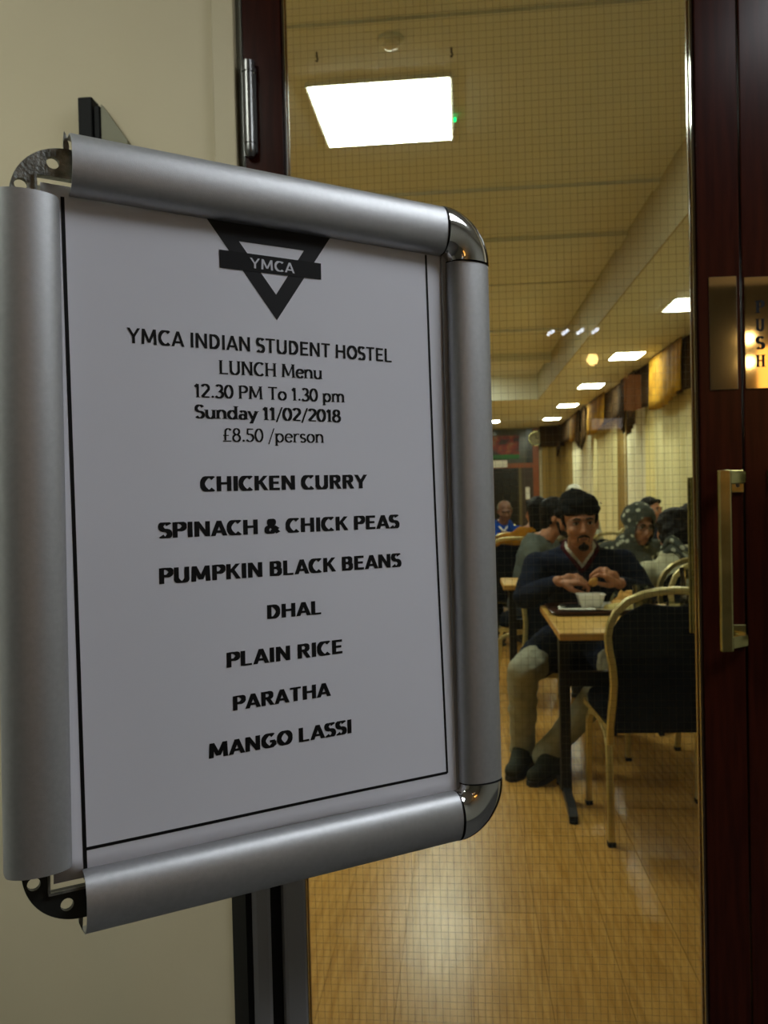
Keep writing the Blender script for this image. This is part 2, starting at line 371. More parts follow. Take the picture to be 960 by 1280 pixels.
# finger plates
def plate(door, x0, x1, z0, z1, text=None):
    lx = door.location.x
    o = bx('push_plate', (x0-lx, -0.0025, z0), (x1-lx, 0.0, z1), m_brassd, door, 0.0006)
    o['label'] = 'reflective metal plate lettered PUSH' if text else 'plain reflective metal finger plate'
    return o
pl1 = plate(d1, 0.4235, 0.4695, 1.416, 1.607)
pl2 = plate(d2, 0.4815, 0.5575, 1.416, 1.604, True)
def handle(door, xb, xm, z0, z1, y_out, face, nm='pull_handle'):
    """cranked D handle: bar at xb, feet at xm; face -1 lobby side, +1 dining side"""
    lx = door.location.x; base = 0.0 if face < 0 else LT
    yb = base+face*y_out
    bm = bmesh.new()
    ring = [(-0.0115, -0.002), (-0.0100, -0.0035), (-0.0070, -0.0035), (-0.0055, -0.0065), (-0.001, -0.0078), (0.004, -0.0072), (0.0085, -0.004), (0.0095, 0.003), (0.007, 0.006), (-0.0105, 0.006)]
    rr = [[Vector((xb-lx+px, yb-face*py*-1, z)) for px, py in ring] for z in (z0, z0+0.004, z1-0.004, z1)]
    loft(bm, rr)
    for za, zb in ((z0+0.002, z0+0.024), (z1-0.024, z1-0.002)):
        # arm from bar to foot
        t0, t1 = (za, zb)
        ring1 = [Vector((xb-lx+0.002, yb, t0)), Vector((xb-lx+0.002, yb, t1)), Vector((xb-lx-0.008, yb+face*0.002, t1)), Vector((xb-lx-0.008, yb+face*0.002, t0))]
        ring2 = [Vector((xm-lx+0.009, base+face*0.020, t0+0.002)), Vector((xm-lx+0.009, base+face*0.020, t1-0.001)), Vector((xm-lx-0.002, base+face*0.014, t1-0.001)), Vector((xm-lx-0.002, base+face*0.014, t0+0.002))]
        ring3 = [Vector((xm-lx+0.010, base+face*0.001, t0)), Vector((xm-lx+0.010, base+face*0.001, t1)), Vector((xm-lx-0.012, base+face*0.001, t1)), Vector((xm-lx-0.012, base+face*0.001, t0))]
        loft(bm, [ring1, ring2, ring3])
    h = build(nm, bm, m_brass, door); b = h.modifiers.new('b', 'BEVEL'); b.width = 0.0012; b.segments = 2; b.limit_method = 'ANGLE'
    autosm(h)
    for zc in (z0+0.0, z1-0.038):
        f = bx('fixing_foot', (xm-lx-0.011, base+min(0, face*0.006), zc), (xm-lx+0.010, base+max(0, face*0.006), zc+0.038), m_brass, h, 0.001)
        bm = bmesh.new(); lathe(bm, [(0.0, 0), (0.0035, 0), (0.003, 0.0012), (0, 0.0015)], 12)
        bmesh.ops.transform(bm, matrix=Matrix.Translation((xm-lx, base+face*0.006, zc+0.012))@Matrix.Rotation(PI/2 if face < 0 else -PI/2, 4, 'X'), verts=bm.verts)
        build('screw', bm, m_steel, h)
    return h
h1 = handle(d1, 0.4325, 0.4650, 0.978, 1.279, 0.045, -1); h1['label'] = 'worn brass pull handle'
handle(d1, 0.4205, 0.445, 0.985, 1.27, 0.055, 1)
h2 = handle(d2, 0.555, 0.526, 0.978, 1.279, 0.045, -1)

# ================================================================ WALL BRACKET (black block and grey gusset behind the menu frame)
wb = thing('wall_bracket', 'black wall bracket with grey triangular gusset peeking above the menu frame', 'bracket', (-0.645, DY, 1.80))
bx('back_block', (-0.020, -0.030, 0), (0.006, 0, 0.170), m_black, wb, 0.002)
bx('slotted_strip', (0.0075, -0.026, 0), (0.018, 0, 0.155), m_black, wb, 0.0015)
bm = bmesh.new(); prism(bm, [(0.019, 0.158), (0.021, 0.158), (0.066, 0.092), (0.066, 0.0), (0.019, 0.0)], -0.022, -0.006, Matrix(((1, 0, 0, 0), (0, 0, 1, 0), (0, 1, 0, 0), (0, 0, 0, 1))))
build('gusset', bm, mat('grey_gusset', rgb(118, 116, 92), 0.6), wb)

# ================================================================ MENU STAND
Qw = Matrix(((0.8197443, 0.0039233, -0.5727162), (0.5725079, -0.0334340, 0.8192172), (-0.0159342, -0.9994332, -0.0296534)))
Ow = Vector((-0.2583833, 0.4525411, 1.4658618))
SW, SH, TW = 0.3404, 0.463, 0.0355
BASE = Vector((-0.142, 0.572, 0.0))
stand = thing('menu_stand', 'silver snap-frame menu stand with missing left corner caps beside the glass door', 'sign', BASE)
SM = Matrix.Translation(-BASE) @ Matrix.Translation(Ow) @ Qw.to_4x4()     # (u, v down, n away) -> stand local
def S(u, v, n=0.0): return SM @ Vector((u, v, n))
# snap profile cross-section, w across 0..TW, n towards the reader is negative
def prof(tw=TW, rise=0.0125, th=0.0011, n=16, outer_low=0.006):
    out, inn = [], []
    for i in range(n+1):
        t = PI*i/n
        ww = tw/2-tw/2*math.cos(t); nn = -rise*math.sin(t)**0.8
        out.append((ww, nn)); inn.append((th+(tw-2*th)*(0.5-0.5*math.cos(t)), -(rise-th)*math.sin(t)**0.8+0.0))
    return [(0.0, outer_low)]+out+[(tw, 0.002)]+[(tw-th, 0.002)]+inn[::-1]+[(th, outer_low)]
def profile(name, axis, start, end, flip):
    """axis 'u' or 'v': run direction; flip: outer side position"""
    P = prof(); bm = bmesh.new(); rings = []
    k = 14
    for i in range(k+1):
        s = start+(end-start)*i/k; r = []
        for ww, nn in P:
            if axis == 'u':
                v = ww if flip == 0 else SH-ww; r.append(S(s, v, nn))
            else:
                u = ww if flip == 0 else SW-ww; r.append(S(u, s, nn))
        rings.append(r)
    loft(bm, rings, True, True)
    o = build(name, bm, m_alu, stand); autosm(o, 40); return o
LC, RC = 0.0412, 0.0398
t1 = profile('top_profile', 'u', LC, SW-RC, 0)
profile('bottom_profile', 'u', LC, SW-RC, 1)
profile('left_profile', 'v', LC-0.001, SH-LC+0.0, 0)
profile('right_profile', 'v', RC, SH-RC, 1)
# little hooked fin at the open end of the top and bottom profile
for vv, sg in ((0.0, 1), (SH, -1)):
    bm = bmesh.new()
    pts = [(LC-0.0016, vv-sg*0.0035), (LC-0.0006, vv-sg*0.002), (LC+0.001, vv+sg*0.004), (LC+0.001, vv+sg*0.014), (LC-0.0016, vv+sg*0.012), (LC-0.0022, vv+sg*0.004)]
    if sg < 0: pts = [(LC-0.0018, vv-0.004), (LC+0.0, vv+0.0008), (LC+0.001, vv-0.014), (LC-0.0018, vv-0.013)]
    prism(bm, pts, 0.004, 0.0065, SM); build('profile_hook', bm, m_cast, t1 if sg > 0 else stand)
# chrome elbows right corners
def elbow(cu, cv, a0):
    P = prof(rise=0.0138, th=0.0015, outer_low=0.007); bm = bmesh.new(); rings = []
    R = RC
    for i in range(17):
        a = a0+PI/2*i/16; r = []
        for ww, nn in P:
            rad = R-ww+0.0004; r.append(S(cu+rad*math.cos(a), cv+rad*math.sin(a), nn))
        rings.append(r)
    loft(bm, rings); o = build('corner_cap', bm, m_chrome, stand); autosm(o, 50)
    # black gasket rings at both ends
    for a in (a0, a0+PI/2):
        d = Vector((-math.sin(a), math.cos(a))); sgn = -1 if a == a0 else 1
        bm = bmesh.new(); rr = []
        P2 = prof(rise=0.0131, th=0.0005, outer_low=0.006)
        for off in (0.0, 0.0009):
            rr.append([S(cu+(R-ww)*math.cos(a)+sgn*d.x*off, cv+(R-ww)*math.sin(a)+sgn*d.y*off, nn) for ww, nn in P2])
        loft(bm, rr); g = build('gasket', bm, m_black, o)
    o['label'] = 'polished chrome rounded corner cap'
elbow(SW-RC, RC, -PI/2); elbow(SW-RC, SH-RC, 0)
# exposed cast brackets at the left corners (quarter plate with two holes and a square cut)
def bracket(top):
    R = 0.0318; cu = 0.0405; sg = 1 if top else -1; cv = 0.0405 if top else SH-0.0405
    iu, iv = 0.0235, 0.0270
    outer = [(cu-R*math.sin(PI/2*i/20), cv-sg*R*math.cos(PI/2*i/20)) for i in range(21)]      # from top to left
    outer = [(0.050, cv-sg*R)]+outer+[(cu-R, cv+sg*0.010)]
    inn_c = (iu, iv if top else SH-iv)
    inner = [(iu, cv+sg*0.010), inn_c, (0.050, inn_c[1])]
    poly = outer+inner
    bm = bmesh.new()
    vs = [bm.verts.new((x, y, 0)) for x, y in poly]; es = [bm.edges.new((vs[i], vs[(i+1) % len(vs)])) for i in range(len(vs))]
    for hx, hy in ((0.0325, 0.0181), (0.0150, 0.0335)):
        hy2 = hy if top else SH-hy
        hv = [bm.verts.new((hx+0.0036*math.cos(2*PI*k/16), hy2+0.0036*math.sin(2*PI*k/16), 0)) for k in range(16)]
        es += [bm.edges.new((hv[k], hv[(k+1) % 16])) for k in range(16)]
    g = bmesh.ops.triangle_fill(bm, use_beauty=True, use_dissolve=False, edges=es)
    fs = [f for f in g['geom'] if isinstance(f, bmesh.types.BMFace)]
    ex = bmesh.ops.extrude_face_region(bm, geom=fs)
    for v in [q for q in ex['geom'] if isinstance(q, bmesh.types.BMVert)]: v.co.z = 0.0035
    # raised rim on the square cut
    for v in bm.verts: v.co = S(v.co.x, v.co.y, v.co.z)
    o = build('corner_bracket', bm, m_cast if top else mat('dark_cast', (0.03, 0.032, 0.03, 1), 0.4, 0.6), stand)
    bm = bmesh.new(); y0 = inn_c[1]
    prism(bm, [(iu-0.0012, y0), (0.046, y0), (0.046, y0-sg*0.0014), (iu-0.0012, y0-sg*0.0014)], -0.002, 0.0, SM)
    prism(bm, [(iu-0.0014, y0), (iu, y0), (iu, cv+sg*0.004), (iu-0.0014, cv+sg*0.004)], -0.002, 0.0, SM)
    build('bracket_rib', bm, m_cast, o)
bracket(True); bracket(False)
# back board, poster, cover sheet edges
bm = bmesh.new(); prism(bm, [(0.024, 0.031), (SW-0.012, 0.012), (SW-0.012, SH-0.012), (0.027, SH-0.031)], 0.0045, 0.007, SM)
bb = build('backing_board', bm, mat('backing_white', rgb(170, 168, 150), 0.6), stand)
bm = bmesh.new(); nU, nV = 24, 34
pu0, pu1, pv0, pv1 = 0.0258, SW-0.026, 0.0295, SH-0.0305
grid = []
def pn(u, v):    # gently cockled sheet
    return 0.0022+0.0006*math.sin(u*24+v*7)+0.0005*math.sin(v*17-u*11+1)
for jv in range(nV+1):
    row = []
    for iu in range(nU+1):
        u = pu0+(pu1-pu0)*iu/nU; v = pv0+(pv1-pv0)*jv/nV; row.append(bm.verts.new(S(u, v, pn(u, v))))
    grid.append(row)
for a, b in zip(grid, grid[1:]):
    for i in range(nU): bm.faces.new((a[i], a[i+1], b[i+1], b[i]))
poster = build('menu_poster', bm, m_paper, stand, smooth=True)
sol = poster.modifiers.new('s', 'SOLIDIFY'); sol.thickness = 0.0003; sol.offset = 0
poster['label'] = 'white menu sheet with black border and lettering'
INK = 0.00035
def flatpoly(bm, poly, lift=INK, sub=True):
    vs = [bm.verts.new((x, y, 0)) for x, y in poly]; f = bm.faces.new(vs); return f
def place_uv(bm, lift=INK):
    for v in bm.verts: v.co = S(v.co.x, v.co.y, pn(v.co.x, v.co.y)-lift)
def strip(bm, p, q, wd, k=24):
    (x0, y0), (x1, y1) = p, q; dx, dy = x1-x0, y1-y0; L = math.hypot(dx, dy); nx, ny = -dy/L*wd/2, dx/L*wd/2
    A = [(x0+dx*i/k, y0+dy*i/k) for i in range(k+1)]
    R = [(bm.verts.new((x+nx, y+ny, 0)), bm.verts.new((x-nx, y-ny, 0))) for x, y in A]
    for a, b in zip(R, R[1:]): bm.faces.new((a[0], a[1], b[1], b[0]))
# printed border (left line runs slightly askew as on the sheet)
bm = bmesh.new()
strip(bm, (0.0378, 0.036), (0.0432, 0.4335), 0.0022); strip(bm, (0.2885, 0.036), (0.2952, 0.4142), 0.0017)
strip(bm, (0.0430, 0.4163), (0.2952, 0.4139), 0.0019)
place_uv(bm, 0.0003); build('printed_border', bm, m_ink, poster, recalc=False)
# emblem: triangle outline with a bar
bm = bmesh.new()
def quadstrip(a, b, c, d, k=6):
    R = []
    for i in range(k+1):
        t = i/k; R.append((bm.verts.new((a[0]+(b[0]-a[0])*t, a[1]+(b[1]-a[1])*t, 0)), bm.verts.new((d[0]+(c[0]-d[0])*t, d[1]+(c[1]-d[1])*t, 0))))
    for p, q in zip(R, R[1:]): bm.faces.new((p[0], q[0], q[1], p[1]))
To = [(0.1242, 0.0355), (0.2108, 0.0350), (0.1703, 0.0958)]; Ti = [(0.1452, 0.0470), (0.1908, 0.0468), (0.1701, 0.0788)]
for i in range(3): quadstrip(To[i], To[(i+1) % 3], Ti[(i+1) % 3], Ti[i])
place_uv(bm, 0.0003); em = build('emblem', bm, m_inkg, poster, recalc=False)
bm = bmesh.new(); quadstrip((0.1318, 0.0541), (0.2032, 0.0539), (0.2032, 0.0650), (0.1320, 0.0658), 8); place_uv(bm, 0.00045); build('emblem_bar', bm, m_ink, poster, recalc=False)
# ---- lettering
def arc(cx, cy, rx, ry, a0, a1, n=12): return [(cx+rx*math.cos(math.radians(a0+(a1-a0)*i/n)), cy+ry*math.sin(math.radians(a0+(a1-a0)*i/n))) for i in range(n+1)]
G = {
 'L': (0.68, [[(.14, 0), (.14, 1)], [(.14, .04), (.62, .04)]]), 'U': (0.84, [[(.14, 1), (.14, .3)]+arc(.41, .3, .27, .27, 180, 360)+[(.68, 1)]]),
 'N': (0.86, [[(.14, 0), (.14, 1)], [(.14, 1), (.70, 0)], [(.70, 0), (.70, 1)]]), 'C': (0.80, [arc(.44, .5, .35, .47, 48, 312, 20)]),
 'H': (0.86, [[(.14, 0), (.14, 1)], [(.70, 0), (.70, 1)], [(.14, .52), (.70, .52)]]), 'M': (1.06, [[(.14, 0), (.18, 1)], [(.18, 1), (.52, .12)], [(.52, .12), (.86, 1)], [(.86, 1), (.90, 0)]]),
 'e': (0.62, [arc(.32, .33, .25, .31, 8, 325, 18), [(.08, .37), (.57, .37)]]), 'n': (0.70, [[(.12, 0), (.12, .66)], arc(.34, .40, .22, .24, 175, 0, 10)+[(.56, 0)]]),
 'u': (0.70, [[(.12, .66), (.12, .24)]+arc(.34, .24, .22, .22, 180, 360, 10), [(.56, .66), (.56, 0)]]),
 '1': (0.46, [[(.08, .78), (.26, .98)], [(.26, 1), (.26, 0)]]), '2': (0.64, [arc(.30, .72, .23, .26, 155, -25, 12)+[(.08, .05)], [(.07, .045), (.57, .045)]]),
 '3': (0.62, [arc(.28, .74, .21, .24, 145, -90, 12)+arc(.28, .26, .26, .24, 90, -150, 12)[1:]]), '0': (0.66, [arc(.32, .5, .25, .47, 0, 360, 24)]), '.': (0.30, 'dot'),
 'P': (0.70, [[(.14, 0), (.14, 1)], [(.14, .97), (.36, .97)]+arc(.36, .73, .25, .24, 90, -90, 10)+[(.14, .49)]]), 'T': (0.74, [[(.36, 0), (.36, .98)], [(.03, .96), (.69, .96)]]),
 'o': (0.66, [arc(.32, .33, .25, .31, 0, 360, 20)]), 'p': (0.72, [[(.14, -.28), (.14, .66)], arc(.37, .33, .24, .31, 0, 360, 20)]),
 'm': (1.06, [[(.12, 0), (.12, .66)], arc(.32, .42, .20, .22, 175, 0, 10)+[(.52, 0)], arc(.72, .42, .20, .22, 175, 0, 10)+[(.92, 0)]]),
 'S': (0.62, [arc(.30, .74, .21, .24, 25, 270, 12)+arc(.30, .26, .23, .24, 90, -150, 12)[1:]]), 'd': (0.72, [arc(.33, .33, .24, .31, 0, 360, 20), [(.57, 0), (.57, 1)]]),
 'a': (0.62, [arc(.30, .45, .19, .19, 150, 0, 8)+[(.49, 0)], arc(.29, .19, .19, .17, 0, 360, 16)]), 'y': (0.64, [[(.06, .66), (.32, .03)], [(.58, .66), (.24, -.26), (.10, -.26)]]),
 '/': (0.46, [[(.03, -.15), (.42, 1.05)]]), '8': (0.64, [arc(.31, .75, .19, .22, 0, 360, 18), arc(.31, .27, .24, .25, 0, 360, 18)]),
 '£': (0.68, [arc(.42, .74, .19, .22, 25, 180, 10)+[(.22, .1)], [(.06, .045), (.62, .045)], [(.07, .46), (.46, .46)]]), '5': (0.62, [[(.54, .96), (.15, .96), (.13, .56)], arc(.28, .31, .25, .28, 120, -150, 14)]),
 'A': (0.80, [[(.40, 1), (.08, 0)], [(.40, 1), (.72, 0)], [(.18, .28), (.62, .28)]]), 'B': (0.74, [[(.15, 0), (.15, 1)], [(.15, .92), (.36, .92)]+arc(.40, .73, .17, .19, 90, -90, 8)+[(.15, .54)], [(.36, .54)]+arc(.42, .31, .19, .23, 90, -90, 8)+[(.15, .08)]]),
 'D': (0.80, [[(.15, 0), (.15, 1)], [(.15, .92), (.32, .92)]+arc(.34, .5, .31, .42, 90, -90, 14)+[(.15, .08)]]), 'E': (0.70, [[(.15, 0), (.15, 1)], [(.15, .92), (.64, .92)], [(.15, .51), (.59, .51)], [(.15, .08), (.65, .08)]]),
 'G': (0.84, [arc(.44, .5, .33, .43, 50, 310, 20)+[(.70, .18), (.70, .44)], [(.46, .44), (.76, .44)]]), 'I': (0.32, [[(.16, 0), (.16, 1)]]), 'K': (0.80, [[(.15, 0), (.15, 1)], [(.66, 1), (.22, .42)], [(.36, .60), (.69, 0)]]),
 'O': (0.86, [arc(.43, .5, .32, .43, 0, 360, 26)]), 'R': (0.78, [[(.15, 0), (.15, 1)], [(.15, .92), (.38, .92)]+arc(.42, .72, .18, .20, 90, -90, 8)+[(.15, .52)], [(.40, .50), (.66, 0)]]),
 'Y': (0.78, [[(.08, 1), (.39, .44)], [(.70, 1), (.39, .44)], [(.39, .50), (.39, 0)]]), '&': (0.86, [[(.76, .02), (.28, .64)]+arc(.38, .78, .13, .14, 200, -30, 10)+arc(.30, .26, .20, .20, 75, 300, 14)+[(.72, .46)]]),
 'r': (0.50, [[(.13, 0), (.13, .66)], arc(.36, .40, .23, .24, 175, 60, 8)]), 's': (0.52, [arc(.25, .49, .16, .15, 25, 270, 10)+arc(.25, .18, .18, .16, 90, -150, 10)[1:]]),
}
def nib_text(bm, text, tv, th, serif=0.1, sh=0.05, track=0.0):
    """serif letters drawn as the sweep of a broad nib: thick uprights, thin levels"""
    x = 0.0
    def poly(pts): bm.faces.new([bm.verts.new((px, max(-0.012, min(1.012, py)) if serif == 0 else py, 0)) for px, py in pts])
    for ch in text:
        if ch == ' ': x += 0.32; continue
        wd, ss = G[ch]
        if ss == 'dot':
            poly([(x+.15+.085*math.cos(2*PI*k/10), .08+.085*math.sin(2*PI*k/10)) for k in range(10)]); x += wd; continue
        for st in ss:
            if len(st) == 2 and (serif == 0 or abs(st[0][0]-st[1][0]) > .1) and abs(st[0][1]-st[1][1]) > 0.35:
                (ax, ay), (bx0, by) = st; k = 0.5*tv*(1.0 if serif == 0 else (0.62 if (bx0-ax)*(by-ay) > 0 else 1.05))
                poly([(x+ax-k, ay), (x+ax+k, ay), (x+bx0+k, by), (x+bx0-k, by)])
                if serif == 0: continue
            N = len(st); L = []; closed = (st[0][0]-st[-1][0])**2+(st[0][1]-st[-1][1])**2 < 1e-6
            for i, (px, py) in enumerate(st):
                q0 = st[i-1] if i > 0 else (st[-2] if closed else st[0]); q1 = st[i+1] if i < N-1 else (st[1] if closed else st[-1])
                dx, dy = q1[0]-q0[0], q1[1]-q0[1]; l = math.hypot(dx, dy) or 1; dx /= l; dy /= l
                h = (tv*abs(dy)+th*abs(dx))/2; L.append(((x+px-dy*h, py+dx*h), (x+px+dy*h, py-dx*h)))
            if not (len(st) == 2 and abs(st[0][0]-st[1][0]) > .1 and abs(st[0][1]-st[1][1]) > 0.35):
                for a, b in zip(L, L[1:]): poly([a[0], a[1], b[1], b[0]])
            for (px, py), (qx, qy) in ((st[0], st[1]), (st[-1], st[-2])) if serif else ():
                if abs(py-qy) > 2.5*abs(px-qx) and min(abs(py-k) for k in (0, 1, .66, -.28)) < 0.03:
                    up = py > qy; y0 = py-sh if up else py; l = serif+tv/2; r = serif+tv/2
                    if up and ch in 'ndumpr' and py < .7: r = tv/2
                    if ch in '1' and up: continue
                    poly([(x+px-l, y0), (x+px+r, y0), (x+px+r, y0+sh), (x+px-l, y0+sh)])
        x += wd+track
    return x
def lettering(text, u0, u1, v0, v1, cap, style, m=None, lift=None, slant=0.0):
    """print text between u0..u1 with its baseline from v0 to v1"""
    bm = bmesh.new()
    nib_text(bm, text, *style[1:]); ch = 1.0
    xs = [v.co.x for v in bm.verts]; a, b = min(xs), max(xs)
    for v in bm.verts:
        t = (v.co.x-a)/(b-a); v.co = Vector((u0+(u1-u0)*t, v0+(v1-v0)*t-v.co.y/ch*cap, 0))
    place_uv(bm, lift or INK)
    o = build('lettering', bm, m or m_ink, poster, recalc=False); return o
BK = ('nib', .25, .165, 0, 0, .045)
lettering('YMCA INDIAN STUDENT HOSTEL', .0731, .2577, .1188, .1170, .0094, ('nib', .175, .14, 0, 0, .02))
lettering('LUNCH Menu', .1300, .2027, .1339, .1326, .0088, ('nib', .16, .10, .05))
lettering('12.30 PM To 1.30 pm', .1135, .2195, .1496, .1475, .0084, ('nib', .16, .10, .05))
lettering('Sunday 11/02/2018', .1136, .2163, .1627, .1613, .0083, ('nib', .19, .095, .07))
lettering('£8.50 /person', .1316, .2030, .1770, .1758, .0086, ('nib', .13, .07, .06))
lettering('CHICKEN CURRY', .1160, .2358, .2088, .2067, .0095, BK)
lettering('SPINACH & CHICK PEAS', .0891, .2612, .2373, .2350, .0095, BK)
lettering('PUMPKIN BLACK BEANS', .0891, .2619, .2652, .2626, .0096, BK)
lettering('DHAL', .1586, .1976, .2918, .2914, .0090, BK)
lettering('PLAIN RICE', .1305, .2129, .3204, .3193, .0095, BK)
lettering('PARATHA', .1341, .2035, .3480, .3470, .0091, BK)
lettering('MANGO LASSI', .1178, .2184, .3758, .3742, .0093, BK)
lettering('YMCA', .1522, .1836, .0634, .0632, .0067, ('nib', .155, .13, 0, 0, .03), m_paperw, 0.0007)
for k, chh in enumerate('PUSH'):
    bm = bmesh.new(); nib_text(bm, chh, .26, .09, .10, .05)
    xs = [v.co.x for v in bm.verts]; a_, b_ = min(xs), max(xs)
    for v in bm.verts: v.co = Vector((0.4985-1.326+0.0160*(v.co.x-a_)/(b_-a_), -0.0029, 1.5430-0.0303*k+0.0205*v.co.y))
    build('lettering', bm, m_ink, pl2, recalc=False)
# clear cover sheet edge strips down the right and left side
bm = bmesh.new(); prism(bm, [(0.3010, 0.034), (0.3062, 0.034), (0.3066, SH-0.034), (0.3030, SH-0.034)], 0.0006, 0.0011, SM)
build('cover_sheet_edge', bm, mat('cover_edge', rgb(150, 152, 156), 0.25), stand)
# post with a slotted front face, and base plate
rz = math.atan2(0.5725, 0.8197)
PT = Matrix.Rotation(rz, 4, 'Z')
pc = PT @ Vector((0.017, 0.034, 0))
def PB(name, lo, hi, m, bev=0.0, par=None):
    bm = bmesh.new(); box(bm, lo, hi, Matrix.Translation(pc)@PT, bev); return build(name, bm, m, par or stand)
hw = 0.0235
pst = PB('post', (-hw+0.003, -0.010, 0.006), (-0.0042, 0.024, 1.36), m_alup, 0.004)
PB('post', (0.0042, -0.010, 0.006), (hw, 0.024, 1.36), m_alup, 0.003)
PB('side_shade', (-hw-0.0006, -0.0085, 0.006), (-hw+0.0065, 0.022, 1.355), m_black, 0.0)  # black strip stands in for shade on the post's left side
PB('post_slot', (-0.0045, -0.006, 0.006), (0.0045, 0.022, 1.355), m_black)
PB('mounting_plate', (-0.05, -0.0185, 1.10), (0.05, -0.0102, 1.34), m_blackm)
bm = bmesh.new(); box(bm, (-0.19, -0.13, 0.0), (0.19, 0.17, 0.007), Matrix.Translation(pc)@PT, 0.003); build('base_plate', bm, m_alup, stand)

# ================================================================ CEILING LIGHTS AND FITTINGS (dining room)
PZ = CZ
big = thing('ceiling_light', 'large square flat panel light nearest the glass door', 'ceiling light', (-0.32, 3.92, PZ))
bx('panel', (-0.303, -0.312, -0.022), (0.303, 0.300, -0.018), m_lens, big)
bx('panel_frame', (-0.315, -0.324, -0.018), (0.315, 0.312, 0.0), m_porc, big)
led = bx('indicator', (0.318, 0.075, -0.028), (0.330, 0.090, -0.014), m_green_led, big)
led['label'] = 'small green indicator lamp'
for yy in (8.1, 12.25):
    dup(big, (-0.32, yy, PZ), 0, 'square panel light further down the high ceiling' if yy < 9 else 'farthest square panel light of the high ceiling')
    dup(big, (-3.0, yy-4.2, PZ), 0, 'unseen panel light added on the left part of the ceiling' if yy < 9 else 'unseen panel light added on the far left ceiling')  # left panels are out of view, added to light the room
sp = thing('ceiling_light', 'bright recessed light cut by the door stile, nearest on the soffit', 'ceiling light', (1.75, 6.60, SZ), 0, 'recessed lights in a row along the soffit')
bx('panel', (-0.145, -0.21, -0.010), (0.145, 0.21, -0.006), m_lens2, sp, 0.0)
bx('panel_frame', (-0.165, -0.23, -0.006), (0.165, 0.23, 0), m_porc, sp)
for yy, l in ((9.0, 'second bright recessed light along the right-hand soffit'), (11.45, 'third bright recessed light along the right-hand soffit'), (13.95, 'fourth bright recessed light along the right-hand soffit'), (16.4, 'farthest recessed light of the right-hand soffit row')):
    dup(sp, (1.74, yy, SZ), 0, l, 'recessed lights in a row along the soffit')
dup(sp, (0.60, 16.6, SZ), 0, 'recessed light beside the menu frame edge above the far doorway', 'recessed lights in a row along the soffit')
sd = thing('smoke_detector', 'white domed smoke detector on the ceiling above the panel light', 'detector', (-0.24, 3.30, CZ-0.001))
lt('base', [(0.0, 0), (0.052, 0), (0.052, -0.014), (0.046, -0.018), (0, -0.018)], m_ceil, sd)
lt('dome', [(0.0, -0.018), (0.032, -0.018), (0.028, -0.034), (0.012, -0.042), (0, -0.043)], m_porc, sd)
for hx, hy, l in ((-0.541, 3.36, 'small dark ceiling hook left of the smoke detector'), (-0.004, 3.40, 'small dark ceiling hook right of the smoke detector')):
    tag(tb('ceiling_hook', [(hx, hy, CZ), (hx, hy, CZ-0.018), (hx+0.004, hy, CZ-0.028), (hx, hy+0.004, CZ-0.036), (hx-0.005, hy, CZ-0.032)], 0.004, m_blackm, n=6), l, 'hook', 'ceiling hooks by the detector')

# ================================================================ WINDOWS' CURTAINS ON THE RIGHT WALL
def curtain(name, label, x0, y0, x1, y1, zt, zb, m, amp, per, cat='curtain', group='curtains along the right wall'):
    L = math.hypot(x1-x0, y1-y0); n = max(24, int(L/per*10)); dx, dy = (x1-x0)/L, (y1-y0)/L
    bm = bmesh.new(); rows = []
    for zi in range(7):
        z = zt+(zb-zt)*zi/6; row = []
        for i in range(n+1):
            s = L*i/n; ph = 2*PI*s/per; a = amp*(math.sin(ph+0.6*math.sin(s*3+zi*0.15))+0.35*math.sin(2.3*ph+1))*(0.75+0.05*zi)
            row.append(bm.verts.new((dx*s-dy*a, dy*s+dx*a, z)))
        rows.append(row)
    for a, b in zip(rows, rows[1:]):
        for i in range(n): bm.faces.new((a[i], a[i+1], b[i+1], b[i]))
    o = build(name, bm, m, None, True); o.location = (x0, y0, 0)
    md = o.modifiers.new('s', 'SOLIDIFY'); md.thickness = 0.006; md.offset = 0; es = o.modifiers.new('e', 'EDGE_SPLIT'); es.split_angle = 1.1
    return tag(o, label, cat, group)
CX = 2.20
curtain('drape', 'wide cream drape nearest the door stile', CX, 6.6, CX, 9.75, 2.60, 0.004, m_drape, 0.035, 0.24)
curtain('drape', 'bright yellow folded drape left of the wide drape', CX+0.005, 9.60, CX+0.005, 10.34, 2.60, 0.004, mat('yellow_drape', rgb(246, 234, 170), 0.85), 0.03, 0.2)
curtain('sheer_curtain', 'white sheer curtain above the patterned headscarf', CX+0.012, 10.25, CX+0.012, 11.6, 2.60, 0.004, m_sheer, 0.02, 0.16)
curtain('drape', 'narrow brown-edged drape between the white sheer and cream drape', CX, 11.45, CX, 12.2, 2.60, 0.004, m_draped, 0.03, 0.2)
curtain('drape', 'cream drape rising behind the black cap', CX-0.01, 12.05, CX-0.01, 14.3, 2.60, 0.004, m_drape, 0.04, 0.3)
curtain('sheer_curtain', 'far white sheer curtain near the room corner', CX+0.01, 14.1, CX+0.01, 17.0, 2.60, 0.004, m_sheer, 0.025, 0.3)
curtain('drape', 'brown drape at the far end of the right wall', CX-0.01, 16.85, CX-0.01, 17.95, 2.60, 0.004, m_draped, 0.03, 0.25)
curtain('drape', 'dim beige drape on the far wall beside the doorway', 1.72, FARY-0.08, 2.22, FARY-0.08, 2.4, 0.004, m_draped, 0.03, 0.18, group='drape on the far wall')
